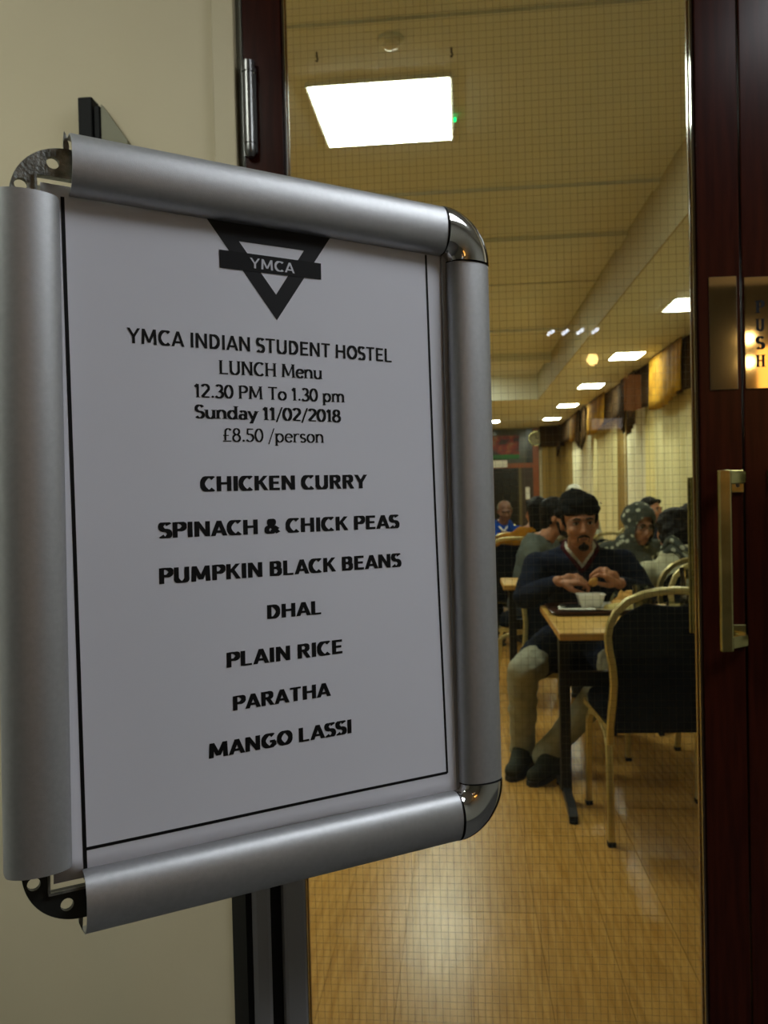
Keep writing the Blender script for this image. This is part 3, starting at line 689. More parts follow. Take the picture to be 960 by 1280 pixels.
# valances: dark pleated pelmet with a gold swag panel
def valance(label, y0, y1, yg0, yg1, drop=0.30):
    root = thing('valance', label, 'valance', (CX-0.10, (y0+y1)/2, SZ), 0, 'draped valances over the curtains')
    c = (y0+y1)/2
    def sheet(name, a, b, d0, d1, m, xoff, amp, per, sc):
        bm = bmesh.new(); rows = []; n = max(16, int((b-a)/per*10))
        for zi in range(6):
            row = []
            for i in range(n+1):
                t = i/n; y = a+(b-a)*t-c
                dr = (d0+(d1-d0)*t)+sc*math.sin(PI*t)
                z = -0.012-dr*zi/5
                row.append(bm.verts.new((xoff+amp*math.sin(2*PI*(y+c)/per+zi*0.3)*(0.3+zi/5)-0.02*zi/5, y, z)))
            rows.append(row)
        for p, q in zip(rows, rows[1:]):
            for i in range(n): bm.faces.new((p[i], p[i+1], q[i+1], q[i]))
        o = build(name, bm, m, root, True); md = o.modifiers.new('s', 'SOLIDIFY'); md.thickness = 0.008
        return o
    bx('pelmet_board', (-0.015, y0-c, -0.03), (0.30, y1-c, -0.001), m_val, root)
    sheet('pelmet', y0, y1, drop, drop, m_val, -0.03, 0.012, 0.30, 0.05)
    sheet('swag', yg0, yg1, drop+0.02, drop+0.09, m_valg, -0.062, 0.012, 0.16, 0.07)
    sheet('tail', y1-0.35, y1, drop+0.16, drop+0.30, m_val, -0.075, 0.016, 0.12, 0)
    sheet('tail', y0, y0+0.35, drop+0.30, drop+0.16, m_val, -0.075, 0.016, 0.12, 0)
    return root
valance('dark valance with gold swag nearest the door stile', 6.4, 10.4, 7.95, 9.3, 0.44)
valance('middle dark valance with small gold swag', 10.6, 14.4, 12.2, 13.8, 0.40)
valance('farthest brown valance by the room corner', 14.6, 18.0, 15.2, 16.0, 0.36)
tag(bx('pelmet', (1.68, FARY-0.22, 2.22), (2.22, FARY-0.001, SZ-0.002), m_val), 'plain brown pelmet over the far wall drape', 'valance')

# ================================================================ FAR WALL: DOORWAY SCREEN, POSTER, SIGN, CLOCK
FD = FARY-0.06
door3 = bpy.data.objects.new('door_3', None); COL.objects.link(door3); door3['kind'] = 'structure'; door3.location = (1.0, FD, 0)
def D3(name, x0, x1, z0, z1, m, y0=0.0, y1=0.058): return bx(name, (x0-1.0, y0, z0), (x1-1.0, y1, z1), m, door3)
D3('frame_post', 0.58, 0.68, 0, 2.62, m_orange); D3('frame_post', 1.53, 1.66, 0, 2.62, m_orange)
D3('transom', 0.68, 1.53, 1.78, 1.88, m_orange, 0.005); D3('fanlight', 0.68, 1.53, 1.88, 2.62, mat('fanlight_glass', (0.06, 0.06, 0.04, 1), 0.15), 0.03)
D3('door_panel', 0.68, 1.22, 0.01, 1.78, m_dark, 0.02); D3('door_stile', 1.22, 1.28, 0.01, 1.78, mat('brass_stile', rgb(96, 84, 48), 0.4), 0.012); D3('side_panel', 1.28, 1.53, 0.01, 1.78, mat('brown_panel', rgb(52, 34, 20), 0.4), 0.02)
D3('frame_post', 1.40, 1.53, 1.88, 2.62, m_dark, 0.015)
ps = thing('poster', 'red and green picture banner hanging above the far doorway', 'poster', (0.92, FD-0.02, 1.98))
bx('picture', (-0.36, 0, 0.09), (0.32, 0.012, 0.50), m_poster, ps); bx('green_strip', (-0.36, -0.002, 0.0), (0.32, 0.012, 0.09), mat('green_strip', rgb(28, 110, 40), 0.5), ps)
tag(bx('sign', (0.64, FD-0.03, 1.80), (0.98, FD-0.012, 1.95), m_porc), 'small white notice below the picture banner', 'sign')
tag(bx('notice', (1.36, FD+0.001, 1.10), (1.45, FD+0.016, 1.36), m_porc), 'narrow white paper notice on the brown far door panel', 'notice')
ck = thing('wall_clock', 'round cream wall clock above the orange doorway post', 'clock', (1.60, FD-0.002, 2.40))
bm = bmesh.new(); lathe(bm, [(0, 0), (0.15, 0), (0.15, 0.03), (0.13, 0.035), (0, 0.03)], 28); bmesh.ops.transform(bm, matrix=Matrix.Rotation(PI/2, 4, 'X'), verts=bm.verts)
autosm(build('clock_face', bm, m_cream, ck))
bm = bmesh.new(); R0 = [(0.15*math.cos(2*PI*k/28), -0.03, 0.15*math.sin(2*PI*k/28)) for k in range(28)]; tube(bm, R0, 0.012, 6, closed=True); autosm(build('clock_rim', bm, m_brass, ck))
bm = bmesh.new(); box(bm, (-0.006, -0.042, 0), (0.006, -0.038, 0.09)); box(bm, (0, -0.042, -0.006), (0.06, -0.038, 0.006)); build('clock_hands', bm, m_black, ck)

# ================================================================ CHAIRS
def chair_model():
    r = thing('banquet_chair', '', 'chair')
    # outline of the back frame (half width, height)
    half = [(0.222, 0.36), (0.221, 0.42), (0.212, 0.52), (0.209, 0.58), (0.214, 0.64), (0.226, 0.70), (0.231, 0.745), (0.225, 0.785), (0.203, 0.830), (0.166, 0.866), (0.115, 0.889), (0.060, 0.900), (0.0, 0.903)]
    def yb(z): return -0.02-0.05*max(0, (z-0.40))/0.5
    pts = [(-a, yb(z), z) for a, z in half]+[(a, yb(z), z) for a, z in half[::-1][1:]]
    bm = bmesh.new(); tube(bm, pts, 0, sq=(0.0125, 0.011)); f = build('back_frame', bm, m_gold, r); b = f.modifiers.new('b', 'BEVEL'); b.width = 0.004; b.segments = 2; autosm(f, 50)
    # padded back
    bm = bmesh.new(); rows = []
    zs = [0.412, 0.43, 0.47, 0.52, 0.58, 0.64, 0.70, 0.75, 0.79, 0.825, 0.848, 0.862, 0.868]
    def hw(z):
        for (a0, z0), (a1, z1) in zip(half, half[1:]):
            if z0 <= z <= z1: return a0+(a1-a0)*(z-z0)/(z1-z0)
        return 0.1
    for sgn in (1, -1):
        rr = []
        for z in zs:
            w_ = hw(z)-0.012
            if z > 0.82: w_ = hw(z)-0.014-(z-0.82)*0.9
            row = []
            for i in range(13):
                t = -1+2*i/12; dep = 0.024*(1-t**4)*min(1, (z-0.40)/0.04)*min(1, (0.880-z)/0.03)
                row.append(bm.verts.new((w_*t, yb(z)+sgn*(0.004+dep*(1.0 if sgn > 0 else 0.55)), z-(0.010*abs(t)**0+0.0) - (0.012*(1-abs(t)) if z > 0.86 else 0))))
            rr.append(row)
        rows.append(rr)
    for rr in rows:
        for a, b in zip(rr, rr[1:]):
            for i in range(12): bm.faces.new((a[i], a[i+1], b[i+1], b[i]))
    A, B = rows
    n = len(zs)
    loopA = A[0]+[A[k][-1] for k in range(1, n)]+A[-1][::-1][1:]+[A[k][0] for k in range(n-2, 0, -1)]
    loopB = B[0]+[B[k][-1] for k in range(1, n)]+B[-1][::-1][1:]+[B[k][0] for k in range(n-2, 0, -1)]
    for i in range(len(loopA)):
        j = (i+1) % len(loopA); bm.faces.new((loopA[i], loopA[j], loopB[j], loopB[i]))
    build('backrest', bm, m_fab, r, True)
    # seat cushion
    bm = bmesh.new(); rings = []
    for z, k in ((0.415, 0.93), (0.420, 0.99), (0.445, 1.0), (0.465, 0.97), (0.476, 0.86), (0.480, 0.6), (0.481, 0.2)):
        ring = []
        for i in range(32):
            a = 2*PI*i/32; ca, sa = math.cos(a), math.sin(a)
            ring.append((0.225*k*abs(ca)**0.45*(1 if ca > 0 else -1), 0.235+0.215*k*abs(sa)**0.45*(1 if sa > 0 else -1), z))
        rings.append(ring)
    loft(bm, rings); build('seat', bm, m_fab, r, True)
    fr = tb('seat_frame', [(-0.215, 0.03, 0.405), (0.215, 0.03, 0.405), (0.215, 0.43, 0.405), (-0.215, 0.43, 0.405)], 0, m_gold, r, sq=(0.009, 0.011), closed=True)
    for sx in (-1, 1):
        for rear in (True, False):
            if rear: P = [(sx*0.205, 0.20, 0.398), (sx*0.212, 0.07, 0.372), (sx*0.216, 0.03, 0.345), (sx*0.218, 0.015, 0.30), (sx*0.222, -0.015, 0.006)]
            else: P = [(sx*0.205, 0.28, 0.398), (sx*0.210, 0.34, 0.385), (sx*0.213, 0.37, 0.35), (sx*0.214, 0.375, 0.30), (sx*0.216, 0.39, 0.006)]
            l = tb('leg', P, 0, m_gold, r, sq=(0.0115, 0.0115)); b = l.modifiers.new('b', 'BEVEL'); b.width = 0.004; b.segments = 2
            x, y, z = P[-1]; bx('leg_cap', (x-0.0135, y-0.0135, 0), (x+0.0135, y+0.0135, 0.018), m_black, l, 0.002)
    return r
ch = chair_model()
GC = 'gold-framed banquet chairs'
ch.location = (0.715, 3.012, 0); ch.rotation_euler = (0, 0, 0.06); ch['group'] = GC
ch['label'] = 'gold-framed black banquet chair nearest the glass door, its back turned'
dup(ch, (1.20, 4.38, 0), 0.05, 'gold arch-back chair carrying the person in the cream cardigan', GC)
dup(ch, (1.22, 4.10, 0), PI+0.05, 'gold arch-back chair facing the door behind the glass jug', GC)
dup(ch, (0.52, 4.33, 0), PI, 'banquet chair under the man in the navy sweater', GC)
dup(ch, (0.20, 5.42, 0), -PI/2-0.1, 'banquet chair under the man in the grey polo shirt', GC)
dup(ch, (0.40, 6.52, 0), -0.15, 'banquet chair under the long-haired person in mustard', GC)
dup(ch, (0.42, 7.3, 0), 0.1, 'gold arch-back chair beside the menu frame edge, dark green coat over it', GC)
dup(ch, (1.20, 6.85, 0), PI-0.2, 'distant arch-back chair seen over the shoulder of the navy sweater', GC)
dup(ch, (1.10, 5.87, 0), PI, 'banquet chair under the woman in the headscarf', GC)
dup(ch, (0.43, 9.65, 0), PI, 'banquet chair under the elderly man in blue', GC)
dup(ch, (1.70, 8.24, 0), PI, 'banquet chair under the man half hidden by the headscarf', GC)
dup(ch, (1.66, 5.78, 0), 0.05, 'banquet chair under the dark-haired person next to the door stile', GC)
dup(ch, (1.21, 9.3, 0), PI, 'banquet chair under the white-haired person behind the black cap', GC)
# dark green coat over a chair back
def blob(name, prims, voxel, m, parent, smooth=4, wrinkle=0.0, wscale=14.0, cut=None, seed=0.0):
    """one continuous skin around capsules and ellipsoids (voxel union)"""
    bm = bmesh.new()
    for p in prims:
        if p[0] == 'c':
            _, a, b, ra, rb = p[:5]; a, b = Vector(a), Vector(b); d = b-a; L = d.length
            q = d.to_track_quat('Z', 'Y') if L > 1e-6 else Matrix.Identity(3).to_quaternion()
            n = 14; rings = []
            for k in range(1, 6):
                t = -PI/2+PI/2*k/5; rings.append((ra*math.cos(t), ra*math.sin(t)))
            for k in range(0, 5):
                t = PI/2*k/5; rings.append((rb*math.cos(t), L+rb*math.sin(t)))
            R = [[a+q@Vector((r*math.cos(2*PI*i/n), r*math.sin(2*PI*i/n), z)) for i in range(n)] for r, z in rings]
            V = [[bm.verts.new(c) for c in r] for r in R]
            for u, v in zip(V, V[1:]):
                for i in range(n): bm.faces.new((u[i], u[(i+1) % n], v[(i+1) % n], v[i]))
            p0 = bm.verts.new(a+q@Vector((0, 0, -ra))); p1 = bm.verts.new(a+q@Vector((0, 0, L+rb)))
            for i in range(n): bm.faces.new((p0, V[0][(i+1) % n], V[0][i])); bm.faces.new((p1, V[-1][i], V[-1][(i+1) % n]))
        else:
            _, c, r = p[:3]; R = p[3] if len(p) > 3 else Matrix.Identity(3)
            mt = Matrix.Translation(c)@R.to_4x4()@Matrix.Diagonal((r[0], r[1], r[2], 1))
            bmesh.ops.create_icosphere(bm, subdivisions=3, radius=1.0, matrix=mt)
    me = bpy.data.meshes.new('tmp'); bm.to_mesh(me); bm.free()
    o = bpy.data.objects.new(name, me); COL.objects.link(o)
    md = o.modifiers.new('r', 'REMESH'); md.mode = 'VOXEL'; md.voxel_size = voxel; md.use_smooth_shade = True
    if smooth: ms = o.modifiers.new('s', 'SMOOTH'); ms.factor = 0.5; ms.iterations = smooth
    dg = bpy.context.evaluated_depsgraph_get(); new = bpy.data.meshes.new_from_object(o.evaluated_get(dg))
    o.modifiers.clear(); o.data = new; bpy.data.meshes.remove(me)
    if wrinkle or cut:
        bm = bmesh.new(); bm.from_mesh(new)
        if wrinkle:
            bm.normal_update()
            for v in bm.verts:
                c = v.co*wscale; s = noise.noise(Vector((c.x+seed, c.y, c.z*1.6)))+0.5*noise.noise(Vector((c.x*2+9+seed, c.y*2, c.z*3)))
                v.co += v.normal*s*wrinkle
        if cut:
            bmesh.ops.delete(bm, geom=[f for f in bm.faces if cut(f.calc_center_median())], context='FACES')
        bm.to_mesh(new); bm.free()
    for p in new.polygons: p.use_smooth = True
    new.materials.clear(); new.materials.append(m)
    if parent: o.parent = parent
    return o
co = blob('coat', [('c', (-0.17, -0.10, 0.84), (0.17, -0.10, 0.84), 0.05, 0.05), ('c', (-0.16, -0.12, 0.80), (-0.20, -0.12, 0.35), 0.06, 0.07), ('c', (0.16, -0.12, 0.80), (0.18, -0.12, 0.35), 0.06, 0.07), ('c', (0.0, -0.11, 0.80), (0.0, -0.12, 0.35), 0.07, 0.08)], 0.012, m_green, None, 3, 0.012)
co.location = (0.55, 7.28, 0); tag(co, 'dark green coat hung over the far chair back', 'coat')

# ================================================================ TABLES
def table(label, x0, x1, y0, y1, group='beech-topped pedestal tables'):
    cx, cy = (x0+x1)/2, (y0+y1)/2; r = thing('dining_table', label, 'table', (cx, cy, 0), 0, group); a, b = (x1-x0)/2, (y1-y0)/2
    bx('tabletop', (-a, -b, 0.718), (a, b, 0.745), m_table, r, 0.002)
    bx('table_edging', (-a-0.002, -b-0.002, 0.7175), (a+0.002, b+0.002, 0.7425), m_tedge, r, 0.003)
    for sx in (-1, 1):
        px = sx*(a-0.055)
        l = bx('post', (px-0.021, -0.021, 0.05), (px+0.021, 0.021, 0.717), m_blackm, r, 0.004)
        f = tb('foot', [(px+0.012*sx*0, -0.22, 0.016), (px, -0.18, 0.035), (px, 0, 0.055), (px, 0.18, 0.035), (px, 0.22, 0.016)], 0, m_blackm, r, sq=(0.016, 0.014))
        for sy in (-1, 1): lt('glide', [(0, 0), (0.017, 0), (0.017, 0.008), (0.008, 0.016), (0, 0.016)], m_black, f, 12, (px, sy*0.215, 0))
        bx('support_plate', (px-0.03, -b*0.75, 0.700), (px+0.03, b*0.75, 0.7165), m_blackm, r)
    bx('crossbar', (-a+0.06, -0.015, 0.47), (a-0.06, 0.015, 0.53), m_blackm, r, 0.003)
    return r
table('beech-topped table with the food tray, nearest the glass door', 0.335, 1.10, 3.03, 3.78)
table('beech-topped table left of the navy sweater sleeve', 0.215, 0.86, 4.62, 5.02)
table('beech-topped table between the cream cardigan and the headscarf', 0.98, 1.72, 5.0, 5.38)
table('distant table in front of the elderly man in blue', 0.1, 0.85, 8.5, 9.1)

# ================================================================ TABLEWARE
TZ = 0.7455
tr = thing('tray', 'brown serving tray on the table below the hands', 'tray', (0.555, 3.58, TZ), 0.02)
bm = bmesh.new()
def rrect(a, b, r, n=5):
    P = []
    for cx, cy, s in ((a-r, b-r, 0), (-a+r, b-r, 90), (-a+r, -b+r, 180), (a-r, -b+r, 270)):
        P += [(cx+r*math.cos(math.radians(s+90*i/n)), cy+r*math.sin(math.radians(s+90*i/n))) for i in range(n+1)]
    return P
loft(bm, [[(x, y, 0.0) for x, y in rrect(0.195, 0.135, 0.03)], [(x, y, 0.016) for x, y in rrect(0.21, 0.15, 0.035)], [(x, y, 0.018) for x, y in rrect(0.206, 0.146, 0.033)], [(x, y, 0.004) for x, y in rrect(0.190, 0.130, 0.028)]])
build('tray_body', bm, m_tray, tr)
def napkin_o():
    o = bx('napkin', (-0.075, -0.055, 0), (0.075, 0.055, 0.004), m_porc, None, 0.001); o.location = (0.46, 3.525, TZ+0.0185); o.rotation_euler = (0, 0, -0.1); return tag(o, 'white paper napkin on the tray under the phone', 'napkin')
napkin_o()
ph = thing('phone', 'black mobile phone lying on the white napkin', 'phone', (0.452, 3.555, TZ+0.023), 0.3)
bx('phone_body', (-0.05, -0.032, 0), (0.05, 0.032, 0.008), m_blackm, ph, 0.003); bx('screen', (-0.045, -0.028, 0.008), (0.045, 0.028, 0.0085), mat('phone_screen', (0.004, 0.004, 0.006, 1), 0.08), ph)
pt = thing('plate', 'white plate with yellow rice on the tray', 'plate', (0.615, 3.55, TZ+0.005))
lt('plate_body', [(0, 0), (0.07, 0), (0.105, 0.016), (0.118, 0.018), (0.118, 0.021), (0.10, 0.019), (0.068, 0.006), (0, 0.005)], m_porc, pt, 36)
ri = blob('rice_portion', [('e', (0.01, -0.03, 0.014), (0.055, 0.035, 0.02)), ('e', (0.05, 0.0, 0.014), (0.035, 0.04, 0.018))], 0.004, m_rice, pt, 2, 0.004, 60); ri['kind'] = 'stuff'
bw = thing('bowl', 'white square-sided bowl beside the rice', 'bowl', (0.522, 3.56, TZ+0.018))
bm = bmesh.new(); loft(bm, [[(x, y, z) for x, y in rrect(a, a*0.8, a*0.35)] for a, z in ((0.034, 0), (0.044, 0.006), (0.056, 0.052), (0.060, 0.056), (0.057, 0.057), (0.052, 0.052), (0.040, 0.010))]); autosm(build('bowl_body', bm, m_porc, bw), 50)
bm = bmesh.new(); bm.faces.new([bm.verts.new((x, y, 0.036)) for x, y in rrect(0.046, 0.037, 0.015)]); q = build('curry_fill', bm, m_curry, bw)
for bx_, by_, bz_, rz_, l in ((0.665, 3.60, 0.035, 0.4, 'folded flatbread piece leaning on the plate rim, nearer the bowl'), (0.705, 3.585, 0.030, -0.7, 'torn flatbread piece on the plate nearest the tumbler')):
    o = blob('flatbread', [('e', (0, 0, 0.012), (0.042, 0.03, 0.010)), ('e', (0.012, 0.0, 0.026), (0.030, 0.022, 0.008)), ('c', (-0.03, 0.0, 0.014), (0.0, 0.01, 0.034), 0.008, 0.007)], 0.004, m_bread, None, 2, 0.006, 40)
    o.location = (bx_, by_, TZ+bz_-0.012); o.rotation_euler = (0.25, -0.2, rz_); o.scale = (1.35, 1.3, 1.45); tag(o, l, 'bread', 'flatbread pieces on the plate')
def tumbler(label, x, y, z, r=0.036, h=0.105, water=0.6, group='drinking glasses on the table'):
    t = thing('tumbler', label, 'glass', (x, y, z), 0, group)
    lt('glass_body', [(0, 0), (r*0.82, 0), (r, h), (r-0.0018, h), (r*0.82-0.001, 0.008), (0, 0.008)], m_tumbler, t, 20)
    if water: lt('water', [(0, 0.009), (r*0.80, 0.009), (r*0.9, h*water), (0, h*water)], m_water, t, 20)
    return t
tumbler('clear tumbler just right of the flatbread', 0.690, 3.36, TZ, 0.037, 0.13)
tumbler('short glass seen through the gap below the front chair top rail', 0.80, 3.30, TZ, 0.033, 0.07, 0.7)
tumbler('second short glass seen below the front chair top rail', 0.875, 3.33, TZ, 0.033, 0.07, 0.5)
jg = thing('jug', 'clear glass jug of iced water beside the door stile', 'jug', (0.912, 3.46, TZ))
lt('jug_body', [(0, 0), (0.045, 0), (0.050, 0.03), (0.046, 0.14), (0.052, 0.185), (0.050, 0.185), (0.044, 0.14), (0.047, 0.03), (0.043, 0.008), (0, 0.008)], m_tumbler, jg, 24)
tb('jug_handle', [(0.048, 0, 0.16), (0.078, 0, 0.155), (0.085, 0, 0.10), (0.075, 0, 0.05), (0.050, 0, 0.04)], 0.005, m_tumbler, jg, 8)
lt('water', [(0, 0.009), (0.045, 0.03), (0.0435, 0.115), (0, 0.115)], m_water, jg, 20)
for k in range(5):
    a = k*1.3; bx('ice_cube', (-0.011, -0.011, -0.011), (0.011, 0.011, 0.011), m_porc if k % 2 else m_paperw, jg, 0.003, Matrix.Translation((0.024*math.cos(a), 0.024*math.sin(a), 0.112+0.006*(k % 3)))@Matrix.Rotation(a, 4, 'X')@Matrix.Rotation(0.6, 4, 'Y'))

# ================================================================ PEOPLE
V = Vector
def xf(mt, prims):
    out = []
    for p in prims:
        if p[0] == 'c': out.append(('c', mt@V(p[1]), mt@V(p[2]), p[3], p[4]))
        else: out.append(('e', mt@V(p[1]), p[2], mt.to_3x3()@(p[3] if len(p) > 3 else Matrix.Identity(3))))
    return out
def head_prims(f=1.0):
    P = [('e', (0, .018, .035), (.072, .090, .084)), ('e', (0, -.030, -.020), (.064, .060, .078)), ('e', (0, -.034, -.074), (.050, .044, .036)), ('e', (0, -.066, -.100), (.020, .017, .016)),
         ('c', (-.036, -.080, .024), (.036, -.080, .024), .0105, .0105), ('c', (0, -.084, .012), (0, -.108, -.030), .008, .0115), ('e', (-.011, -.100, -.034), (.009, .009, .007)), ('e', (.011, -.100, -.034), (.009, .009, .007)),
         ('e', (-.038, -.062, -.026), (.024, .024, .022)), ('e', (.038, -.062, -.026), (.024, .024, .022)), ('c', (-.017, -.086, -.061), (.017, -.086, -.061), .0075, .0075), ('c', (-.014, -.085, -.070), (.014, -.085, -.070), .0075, .0075)]
    for s in (-1, 1):
        P += [('e', (s*.078, .012, -.004), (.009, .018, .030), Matrix.Rotation(0.25*s, 3, 'Z')), ('e', (s*.073, .002, -.020), (.007, .008, .012))]
    return P
def hand_prims(wrist, d, n, size=1.0, curl=0.5, spread=0.12, thumb=1):
    """d towards fingers, n palm-facing normal; thumb sign picks the side"""
    d = V(d).normalized(); n = (V(n)-d*V(n).dot(d)).normalized(); s = d.cross(n)*thumb; w0 = V(wrist); P = []
    kn = []
    for i, (off, l) in enumerate(((-0.034, .070), (-0.0115, .078), (0.0115, .073), (0.033, .058))):
        k = w0+d*(0.085-0.004*abs(i-1))*size-s*off*size*-1*-1+n*0.0
        k = w0+d*(0.085-0.004*abs(i-1))*size+s*(-off)*size
        P.append(('c', w0+d*0.012+s*(-off*0.55)*size, k, .0135*size, .0108*size)); kn.append((k, l*size, -off))
    P.append(('e', w0+d*0.045*size, (.030*size, .018*size, .030*size)))
    for i, (k, l, off) in enumerate(kn):
        c = curl*(1.0+0.12*i); a = 0.0; p = k; dd = (d+s*off*spread*20*0.12).normalized()
        for j, fr in enumerate((.46, .30, .24)):
            a += c*(1.0 if j else 0.7)
            dv = dd*math.cos(a)+n*math.sin(a); q = p+dv*l*fr
            P.append(('c', p, q, (.0084-.0007*j)*size, (.0079-.0008*j)*size)); p = q
    b = w0+d*0.022*size+s*0.022*size; t1 = b+(d*0.65+s*0.62+n*0.45).normalized()*0.040*size; t2 = t1+(d*0.86+s*0.05+n*0.5).normalized()*0.030*size; t3 = t2+(d*0.9-s*0.15+n*0.4).normalized()*0.022*size
    P += [('c', b, t1, .014*size, .0115*size), ('c', t1, t2, .0105*size, .0098*size), ('c', t2, t3, .0098*size, .0080*size)]
    return P
def person(label, loc, rz, skin, top_m, leg_m, head=(0, -.10, 1.16), hyaw=0.0, hpitch=0.0, hroll=0.0, sh=0.18, shz=0.98, lean=-0.05, el=None, wr=None, hands='simple', knees=None, ank=None, hair=None, hair_m=None, short_sleeve=False, vneck=False, voxel=0.009, chest=1.0, hem=False, extras=None, hd=None):
    r = thing('person', label, 'person', loc, rz, 'diners seated at the tables')
    hc = V(head); H = Matrix.Translation(hc)@Matrix.Rotation(hyaw, 4, 'Z')@Matrix.Rotation(hpitch, 4, 'X')@Matrix.Rotation(hroll, 4, 'Y')
    pel = V((0, 0, 0.53)); ch_ = V((0, lean*0.7, (0.53+shz)/2+0.09)); S_ = {s: V((s*sh, lean, shz-0.06)) for s in (-1, 1)}
    nb = V((0, lean+0.01, shz)); hb = H@V((0, .02, -.07))
    el = el or {s: V((s*0.24, lean-0.08, shz-0.30)) for s in (-1, 1)}; wr = wr or {s: V((s*0.10, lean-0.30, shz-0.20)) for s in (-1, 1)}
    knees = knees or {s: V((s*0.13, -0.44, 0.50)) for s in (-1, 1)}; ank = ank or {s: V((s*0.12, -0.40, 0.10)) for s in (-1, 1)}
    hip = {s: V((s*0.095, -0.01, 0.52)) for s in (-1, 1)}
    el = {s: V(el[s]) for s in el}; wr = {s: V(wr[s]) for s in wr}; knees = {s: V(knees[s]) for s in knees}; ank = {s: V(ank[s]) for s in ank}
    P = xf(H, head_prims())
    P += [('c', nb+V((0, 0, -.03)), hb, .062, .052), ('e', pel, (.15, .11, .10)), ('e', ch_, (.145*chest, .10, .17)), ('c', pel, ch_, .115, .12), ('c', S_[-1], S_[1], .055, .055), ('c', nb, S_[-1]+V((0.03, 0, .005)), .045, .04), ('c', nb, S_[1]+V((-0.03, 0, .005)), .045, .04)]
    for s in (-1, 1):
        P += [('c', S_[s], el[s], .050, .038), ('c', el[s], wr[s], .038, .026), ('c', hip[s], knees[s], .078, .055), ('c', knees[s], ank[s], .052, .036), ('c', ank[s], ank[s]+V((0, -.03, -.06)), .030, .022)]
        if hands == 'simple' : 
            d = (wr[s]-el[s]).normalized(); P += hand_prims(wr[s], d, V((-s*0.5, 0.0, -0.8)), 1.0, 0.45, thumb=s)
        else: P += hand_prims(*hands[s])
    body = blob('body', P, voxel, skin, r, 2 if voxel < 0.007 else 1)
    # top garment
    g = 0.014
    T = [('e', pel+V((0, 0, .01)), (.165, .128, .10)), ('e', ch_, (.160*chest, .118, .185)), ('c', pel, ch_, .130, .134), ('c', S_[-1], S_[1], .066, .066), ('c', nb+V((0, .012, -.012)), S_[-1]+V((0.02, 0, .005)), .056, .054), ('c', nb+V((0, .012, -.012)), S_[1]+V((-0.02, 0, .005)), .056, .054)]
    for s in (-1, 1):
        if short_sleeve:
            m_ = S_[s].lerp(el[s], 0.72); T += [('c', S_[s], m_, .068, .058)]
        else:
            T += [('c', S_[s], el[s], .066, .056), ('c', el[s], el[s].lerp(wr[s], 0.90), .055, .037)]
        if hem: T += [('c', hip[s], hip[s].lerp(knees[s], 0.62), .100, .088)]
    cut = None
    nk = nb+V((0, 0, 0.0))
    def inneck(c): return (c.x**2/.066**2+(c.y-nb.y)**2/.070**2) < 1 and c.z > nb.z-0.005
    if vneck:
        zv = nb.z-0.066
        def cut(c): return inneck(c) or (c.y < nb.y and c.z > zv and abs(c.x) < (c.z-zv)*0.72)
    else: cut = inneck
    top = blob('top', T, voxel, top_m, r, 5, 0.006, 13, cut, seed=loc[0]*7)
    # trousers
    L = [('e', pel-V((0, 0, .01)), (.158, .122, .095))]
    for s in (-1, 1): L += [('c', hip[s], knees[s], .090, .070), ('c', knees[s], knees[s].lerp(ank[s], 1.10), .068, .056)]
    blob('trousers', L, voxel*1.1, leg_m, r, 5, 0.007, 11, seed=3+loc[0])
    return r, H, dict(nb=nb, wr=wr, el=el, knees=knees, ank=ank, lean=lean, ch=ch_, S=S_, body=body)
